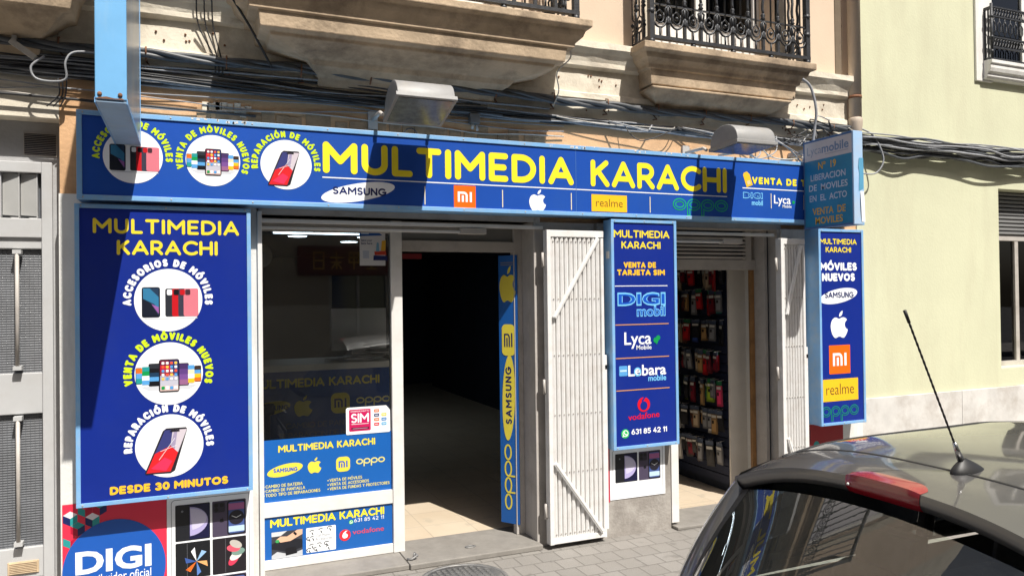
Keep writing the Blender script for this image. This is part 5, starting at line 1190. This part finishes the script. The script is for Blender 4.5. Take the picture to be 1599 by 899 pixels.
for i, row in enumerate(layout):
    zt_ = [1.94, 1.73, 1.475, 1.215, .97, .72, .45][i]
    for j, cname in enumerate(row+row[2:6]):
        cm = ink(tuple(int(v*.8) for v in packs[cname]), rough=.3); y = .465+j*.057+random.uniform(-.010,.010)
        if cname not in proto:
            k = MB(); k.obox((0,0,-.095), (.007,0,0), (0,.030,0), (0,0,.066), cm); k.obox((-.0075,0,-.105), (.0012,0,0), (0,.021,0), (0,0,.040), ink(tuple(min(255,int(v*1.05)+10) for v in packs[cname]), rough=.25)); k.obox((-.0075,0,-.044), (.001,0,0), (0,.024,0), (0,0,.009), ink((190,188,182))); k.obox((0,0,-.014), (.002,0,0), (0,.030,0), (0,0,.015), ink(header['green'] if cname in ('lime','pink','teal','red') else (70,80,100))); k.obox((-.0098,0.009,-.082), (.001,0,0), (0,.009,0), (0,0,.011), BLK)
            k.tube([(.06,0,.002),(-.01,0,.0)], .002, grey_metal, 5)
            o = solo('phone_case_pack', k, 'x', 'phone case', 'phone case packs on the display wall'); proto[cname] = o
            q = o
        else: q = proto[cname].copy(); COL.objects.link(q)
        q.location = (4.112-random.uniform(0,.075), y, zt_+random.uniform(-.012,.006)); q.rotation_euler = (random.uniform(-.07,.07), random.uniform(-.12,.04), random.uniform(-.45,.45)); q.scale = (1, random.uniform(.8,1.25), random.uniform(.9,1.4))
        q['label'] = '%s phone case pack, %s from the door end of the %s hanging row' % (cname, ordn[j], rows[i])
k = MB(); k.tube([(1.25,-.02,.042),(1.275,-.04,.045),(1.315,-.03,.06),(1.30,-.005,.07)], .008, iron, 7); k.tube([(1.29,-.03,.045),(1.295,-.03,.08)], .007, iron, 7)
solo('door_hook', k, 'small rusty iron hook lying on the grey doorstep by the window post', 'hook', base=(1.25,-.02,.036))
k = MB(); k.tube([(1.70+dx,.05+dy,.039) for dx, dy in arc(0,0,.035,.018,0,360,14)], .005, iron, 6); solo('floor_ring', k, 'small dark iron ring set in the middle of the left doorstep', 'ring', base=(1.70,.05,.036))
k = MB(); k.tube([(3.85+dx,.02+dy,.028) for dx, dy in arc(0,0,.035,.018,0,360,14)], .006, iron, 6); k.tube([(3.82,.01,.03),(3.77,.0,.035)], .006, iron, 6); solo('floor_ring', k, 'small dark iron ring set in the right doorstep', 'ring', base=(3.85,.02,.024))
# ------------------------------------------------------------------ parked car
yc = -3.41
paint = mat('taupe_grey_car_paint', (.100,.098,.098), rough=.40, metal=.35, var=.05, scale=3, coat=.85, dirt=(.24,.22,.20), dirt_amt=.25, dirt_scale=5)
trim_blk = mat('black_car_trim', (.018,.018,.019), rough=.5, var=.2)
rubber = mat('tyre_rubber', (.022,.022,.023), rough=.85, var=.2, bump=.2)
carglass = glassmat('rear_car_glass', (.70,.78,.72), 2.0, haze=.032)
carglass2 = glassmat('side_car_glass', (.72,.77,.74), 1.2)
CAR = thing('parked_car', 'taupe grey hatchback parked at the kerb with its rear window towards the viewer', 'car', (3.0, yc, -.13))
def cr(P, u):
    n = len(P)-1; f = min(u*n, n-1e-6); i = int(f); t = f-i
    a, b, c, d = (Vector(P[max(0,min(n,i+k))]) for k in (-1,0,1,2))
    return .5*((2*b)+(c-a)*t+(2*a-5*b+4*c-d)*t*t+(3*b-a-3*c+d)*t**3)
Bl = [(1.40,.735,.70),(1.75,.795,.71),(1.98,.812,.71),(2.62,.825,.71),(2.72,.825,.71),(3.55,.81,.70),(3.72,.80,.69)]
Tl = [(1.525,.518,1.160),(1.70,.560,1.179),(1.95,.578,1.204),(2.55,.585,1.213),(2.65,.583,1.211),(3.0,.560,1.187),(3.10,.545,1.173)]
def side(u, v, s):
    b, t = cr(Bl, u), cr(Tl, u); p = b.lerp(t, v); bul = .035*math.sin(math.pi*v)
    return (p.x, yc+s*(p.y+bul), p.z)
def ring(xr, xf, hw, z, rr, rf):
    o = []
    for cx, cy, r, a in ((xf-rf, hw-rf, rf, 0), (xr+rr, hw-rr, rr, 90), (xr+rr, -hw+rr, rr, 180), (xf-rf, -hw+rf, rf, 270)):
        o += [(x, yc+y, z) for x, y in arc(cx, cy, r, r, a, a+90, 8)]
    return o
body = MB()
rings = [ring(1.05,4.95,.72,.0,.3,.3), ring(.91,5.02,.79,.10,.36,.35), ring(.88,5.05,.83,.28,.40,.4), ring(.895,5.03,.842,.44,.42,.4), ring(.93,4.97,.845,.50,.42,.4), ring(.97,4.86,.838,.60,.42,.35), ring(1.01,4.68,.815,.70,.42,.3)]
vs = sum(rings, []); n = len(rings[0]); body.add(vs, [(i*n+j, i*n+(j+1) % n, (i+1)*n+(j+1) % n, (i+1)*n+j) for i in range(len(rings)-1) for j in range(n)] + [tuple(range(n))], paint, True)
for s in (-1, 1):
    for u0, u1, k in ((0,1,8),(3,4,3),(5,6,4)): body.grid(lambda u, v: side((u0+(u1-u0)*u)/6, v, s), k, 6, paint)
    body.grid(lambda u, v: side(u, .955+.045*v, s), 40, 1, paint); body.grid(lambda u, v: side(u, .03*v, s), 40, 1, paint)
def roofz(x, t):
    u = 0
    lo, hi = 0.0, 1.0
    for _ in range(24):
        u = (lo+hi)/2
        if cr(Tl, u).x < x: lo = u
        else: hi = u
    p = cr(Tl, u); return p.y, p.z + (.091 - .038*min(1, max(0, (x-1.6)/.8)))*(1-abs(t)**2.6)
def roof(x, t): h, z = roofz(x, t); return (x, yc+h*t, z)
SEAM = lambda t: 1.69+.05*t*t
body.grid(lambda u, v: roof(SEAM(-1+2*v)+.004+(3.10-.10*(0)-SEAM(-1+2*v)-.004)*u, -1+2*v), 30, 24, paint)
body.grid(lambda u, v: (3.70+1.0*u+.13*(1-(2*v-1)**2)*(1-u), yc+(2*v-1)*(.80-.20*u**2), .695-.06*u**1.5+.035*(1-(2*v-1)**2)), 10, 16, paint)
o = part('body', body, CAR)
part('headliner', MB().grid(lambda u, v: (lambda p: (p[0], p[1], p[2]-.028))(roof(1.62+1.42*u, (-1+2*v)*.93)), 20, 14, mat('pale_headliner', (.42,.42,.40), rough=.9)), CAR)
# roof ditch lines
k = MB()
for s in (-1, 1): k.tube([Vector(roof(1.67+1.40*i/20, s*.90))+Vector((0,0,.0005)) for i in range(21)], .004, trim_blk, 5)
k.tube([Vector(roof(SEAM(-1+2*i/24), -1+2*i/24))+Vector((0,0,-.003)) for i in range(25)], .006, trim_blk, 5)
part('roof_seam', k, CAR)
# spoiler over the rear window
def xr(t): return 1.515-.012*t*t
def spo(t, u): h, z = roofz(xr(t)+.012, t); x = xr(t)+(SEAM(t)-.004-xr(t))*u; hh, z2 = roofz(max(x, 1.526), t); return (x, yc+(hh)*t, z2-.010*(1-u)**2)
k = MB(); k.grid(lambda u, v: spo(-1+2*v, u), 6, 28, paint)
def lip(t, w): x, y, z = spo(t, 0); return (x-.012*math.sin(w*2.4)+.018*w, yc+(y-yc)*(1-.012*w), z-.040*w)
k.grid(lambda u, v: lip(-1+2*v, u), 5, 28, paint)
k.grid(lambda u, v: (lip(-1+2*v,1)[0]+.05*u, lip(-1+2*v,1)[1], lip(-1+2*v,1)[2]+.004*u), 2, 28, trim_blk)
part('spoiler', k, CAR)
# third brake light let into the spoiler
redl = mat('red_lamp_plastic', (.27,.008,.016), rough=.22, var=.1, coat=.6)
tb = .205
k = MB()
fade = lambda v: 1-abs(2*v-1)**5
k.grid(lambda u, v: tuple(Vector(spo(-tb+2*tb*v, .30*u*(.45+.55*fade(v))))+Vector((-.006*(1-u)*fade(v),0,.0012+.006*fade(v)*(1-u*u)))), 6, 24, redl)
k.grid(lambda u, v: tuple(Vector(lip(-tb+2*tb*v, u*1.02))+Vector((-.0012-.006*fade(v),0,.0012*(1-u)+.006*fade(v)*(1-u)))), 6, 24, redl)
part('brake_light', k, CAR)
x, y, z = lip(tb*.86, .45); part('washer_jet', MB().lathe([(.004,0),(.003,.003)], (x-.007, y, z), (-1,0,0), white_metal, 8), CAR)
# rear window, its dark border and the painted corners
def glassP(t, v):
    hw = .600+(.485-.600)*v; xe = 1.33+(1.505-1.33)*v - .03*math.sin(math.pi*v)
    zt_ = 1.180-.062*t*t
    return (xe-.30*(1-abs(t)**2.6)*(1-.95*v), yc+hw*t, .70+(zt_-.70)*v)
k = MB(); k.grid(lambda u, v: glassP((-1+2*u)*.965, .02+.98*v), 30, 20, carglass); part('rear_window', k, CAR)
for s in (-1, 1):
    k = MB(); k.grid(lambda u, v: glassP(s*(.935+.065*u), v), 3, 20, trim_blk); k.v = [(x-.0015, y, z) for x, y, z in k.v]; part('window_border', k, CAR)
for s in (-1, 1):
    k = MB()
    def cor(u, v, s=s):
        a = Vector(glassP(s, v)); b = Vector(side(0, v, s)); p = a.lerp(b, u); p.x -= .018*math.sin(math.pi*u); return tuple(p)
    k.grid(cor, 6, 16, paint); part('rear_corner', k, CAR)
k = MB(); w0 = Vector(glassP(.0, .03)); w1 = Vector(glassP(.62, .30)); k.tube([w0+Vector((-.02,0,0)), w0.lerp(w1,.5)+Vector((-.03,0,.0)), w1+Vector((-.012,0,0))], [.010,.008,.005], trim_blk, 6); part('rear_wiper', k, CAR)
# other glass
for s in (-1, 1):
    for u0, u1 in ((1,3),(4,5)):
        k = MB(); k.grid(lambda u, v: side((u0+(u1-u0)*u)/6, .03+.925*v, s), 14, 6, carglass2); part('side_window', k, CAR)
def ws(t, v):
    b = Vector((3.72+.13*(1-t*t), yc+.79*t, .70+.03*(1-t*t))); h, z = roofz(3.10, t); tp = Vector((3.10, yc+h*t, z)); p = b.lerp(tp, v); p.x += .02*math.sin(math.pi*v); return tuple(p)
k = MB(); k.grid(lambda u, v: ws(-1+2*u, v), 20, 10, carglass2); part('windscreen', k, CAR)
# interior
dkfab = mat('dark_seat_fabric', (.05,.052,.055), rough=.9, var=.2, scale=30)
k = MB(); k.box(1.45, yc-.70, .60, 3.75, yc+.70, .64, dkfab); k.box(1.12, yc-.45, .66, 1.86, yc+.45, .685, dkfab); part('cabin_floor', k, CAR)
k = MB(); k.box(3.30, yc-.72, .62, 3.74, yc+.72, .745, trim_blk); part('dashboard', k, CAR, bevel=.02)
part('steering_wheel', MB().tube([(3.26+.05*math.sin(a), yc+.34+.17*math.cos(a), .76+.16*math.sin(a)) for a in [2*math.pi*i/20 for i in range(20)]], .014, trim_blk, 7, closed=True), CAR)
part('mirror_inside', MB().box(3.10, yc-.11, 1.10, 3.12, yc+.11, 1.16, trim_blk), CAR, bevel=.01)
for x, ys, zt2 in ((1.98, (-.42, 0, .42), .80), (2.78, (-.36, .36), .93)):
    for y in ys:
        w = .24 if x > 2.5 else .20
        s = part('seat', MB().obox((x, yc+y, .74 if x > 2.5 else .64), (.05,0,0.012), (0,w,0), (.04,0,.17), dkfab), CAR, bevel=.03)
        part('headrest', MB().obox((x+.045, yc+y, zt2+.09), (.035,0,0), (0,.13 if x > 2.5 else .10,0), (.012,0,.075 if x > 2.5 else .055), dkfab).box(x+.03, yc+y-.05, zt2-.05, x+.04, yc+y-.04, zt2+.04, trim_blk), s, bevel=.03)
# antenna
k = MB(); vsr = []
bx, by = 1.705, yc-.072
def ant(u, v):
    a = 2*math.pi*v; L = .052; W = .024; h = .042*(1-u)**.0
    r = 1-u**1.6*.85; zz = u
    return (bx+.010 - .012*u + L*r*math.cos(a)*(1 if math.cos(a) < 0 else 1.15), by+W*r*math.sin(a), roofz(bx, .12)[1]-.004+.036*zz)
A = part('antenna', MB().grid(ant, 8, 20, trim_blk), CAR)
zb = roofz(bx, .12)[1]
k = MB(); p0 = Vector((bx-.012, by, zb+.030)); p1 = Vector((1.516, by, 1.655))
k.tube([p0, p0.lerp(p1,.12)], [.008,.0045], mat('chrome', (.6,.6,.6), rough=.2, metal=1, var=.05), 8)
pts = [p0.lerp(p1, .12+.80*i/40) for i in range(41)]; k.tube(pts, [.0021+(.0008 if i % 2 else 0) for i in range(41)], trim_blk, 7); k.tube([p0.lerp(p1,.92), p1], [.0036,.004], trim_blk, 8)
part('mast', k, A)
# outside fittings
for s in (-1, 1):
    part('tail_light', MB().grid(lambda u, v: tuple(Vector(side(.0, .02, s)).lerp(Vector((1.12, yc+s*.80, .46)), u) + Vector((-.012-.02*math.sin(math.pi*u), s*(.012-.16*v*0), 0)) + Vector((-.02*v, -s*.13*v, 0))), 6, 4, redl), CAR)
    part('headlight', MB().lathe([(.02,.0),(.10,-.02),(.115,-.07)], (4.93, yc+s*.60, .47), (1, s*.35, .25), mat('lamp_lens', (.6,.6,.62), rough=.15), 18), CAR)
    part('wing_mirror', MB().obox((3.42, yc+s*.93, .76), (.045,0,0), (0,.08,0), (0,0,.055), paint), CAR, bevel=.02)
    for x in (2.45, 3.30):
        part('door_handle', MB().box(x-.08, yc+s*.838, .60, x+.08, yc+s*.862, .625, paint), CAR, bevel=.008)
    for x in (1.88, 4.32):
        w = part('wheel', MB().lathe([(.30,-.012),(.345,-.006),(.345,.006),(.30,.010)], (x, yc+s*.838, .17), (0,s,0), trim_blk, 32), CAR)
        part('tyre', MB().lathe([(.20,-.16),(.27,-.16),(.297,-.14),(.299,-.02),(.275,.008),(.205,.012)], (x, yc+s*.845, .170), (0,s,0), rubber, 36), w)
        k = MB(); k.lathe([(.205,-.03),(.205,.006),(.19,.008),(.18,-.02),(.05,-.015),(.045,.006)], (x, yc+s*.845, .170), (0,s,0), alu_grey, 30)
        for q in range(5):
            a = 2*math.pi*q/5; k.obox((x+.12*math.cos(a), yc+s*.846, .17+.12*math.sin(a)), (.075*math.cos(a),0,.075*math.sin(a)), (-.022*math.sin(a),0,.022*math.cos(a)), (0,.006,0), alu_grey)
        part('rim', k, w)
    part('door_seam', MB().tube([(x, yc+s*.8445, z) for x, z in ((2.68,.05),(2.68,.45),(2.68,.68))], .004, trim_blk, 5), CAR)
part('bumper_strip', MB().box(.868, yc-.42, .34, .885, yc+.55, .38, trim_blk), CAR, bevel=.005)
part('number_plate', MB().box(.872, yc-.26, .20, .886, yc+.26, .31, white_metal), CAR, bevel=.003)
part('hatch_handle', MB().box(.90, yc-.14, .475, .93, yc+.14, .50, trim_blk), CAR, bevel=.005)
part('grille', MB().box(5.03, yc-.40, .22, 5.055, yc+.40, .36, trim_blk), CAR, bevel=.01)

# ------------------------------------------------------------------ house across the street, seen only as reflections
O = thing('opposite_house', 'shaded tall house across the street with dark windows and a red shop sign', 'building', (3, -11.4, 0))
ocr = mat('opposite_plaster', (.42,.36,.29), rough=.9, var=.1, scale=1.5, dirt=(.26,.21,.16), dirt_amt=.4, dirt_scale=.8)
xs = [-12+i*3.2 for i in range(10)]
k = MB(); HO = 11.8
for i in range(10):
    xa = xs[i]; k.box(xa, -11.8, 0, xa+1.9, -11.3, HO, ocr)
    for z0, z1 in ((2.6,4.0),(6.4,7.6),(9.9,HO)): k.box(xa+1.9, -11.8, z0, xa+3.2, -11.3, z1, ocr)
part('wall', k, O)
k = MB(); k.box(-12,-11.3,3.7,20,-11.12,3.95,stone_pale); k.box(-12,-11.3,7.3,20,-11.15,7.5,stone_pale); k.box(-12,-11.3,HO-.3,20,-11.0,HO,stone_pale); part('cornice', k, O)
for i in range(10):
    xa = xs[i]+1.9
    for z0, z1 in ((0,2.6),(4.0,6.4),(7.6,9.9)):
        w = part('window' if z0 else 'shop_front', MB().box(xa,-11.42,z0,xa+.07,-11.34,z1,grey_metal).box(xa+1.23,-11.42,z0,xa+1.3,-11.34,z1,grey_metal).box(xa+.6,-11.42,z0,xa+.66,-11.35,z1,grey_metal), O)
        part('pane', MB().box(xa+.07,-11.41,z0,xa+1.23,-11.40,z1,mat('opaque_dark_pane', (.015,.018,.022), rough=.08, spec=.8)), w)
R2 = thing('red_shop_sign', 'dark red shop sign with yellow characters across the street', 'sign', (4.0,-11.1,3.1))
part('board', MB().box(2.05,-11.29,2.18,4.35,-11.2,2.80,ink((92,18,26))), R2)
a = Art(R2, (0,-11.2,0), (1,0,0), (0,0,1), (0,1,0), .004); a.begin('lettering'); ys = ink((190,150,60))
def chars(cx, strokes):
    for p in strokes: a.line([(cx-(x-.5)*.25, 2.32+z*.34) for x, z in p], .035, ys, 2)
for i, st in enumerate(([[(.1,0),(.1,1),(.9,1),(.9,0),(.1,.0)],[(.1,.5),(.9,.5)]], [[(0,.7),(1,.7)],[(.5,1),(.5,0)],[(.1,.4),(.9,.4)],[(.5,.4),(.1,0)],[(.5,.4),(.9,0)]], [[(.1,.4),(.1,1),(.9,1),(.9,.4),(.1,.4)],[(.1,.7),(.9,.7)],[(.5,1),(.5,0)]], [[(0,.8),(1,.8)],[(.5,1),(.2,.5),(.8,.5)],[(.1,.0),(.9,.0)],[(.5,.5),(.5,0)]])):
    chars(2.48+i*.37, st)
a.flush()
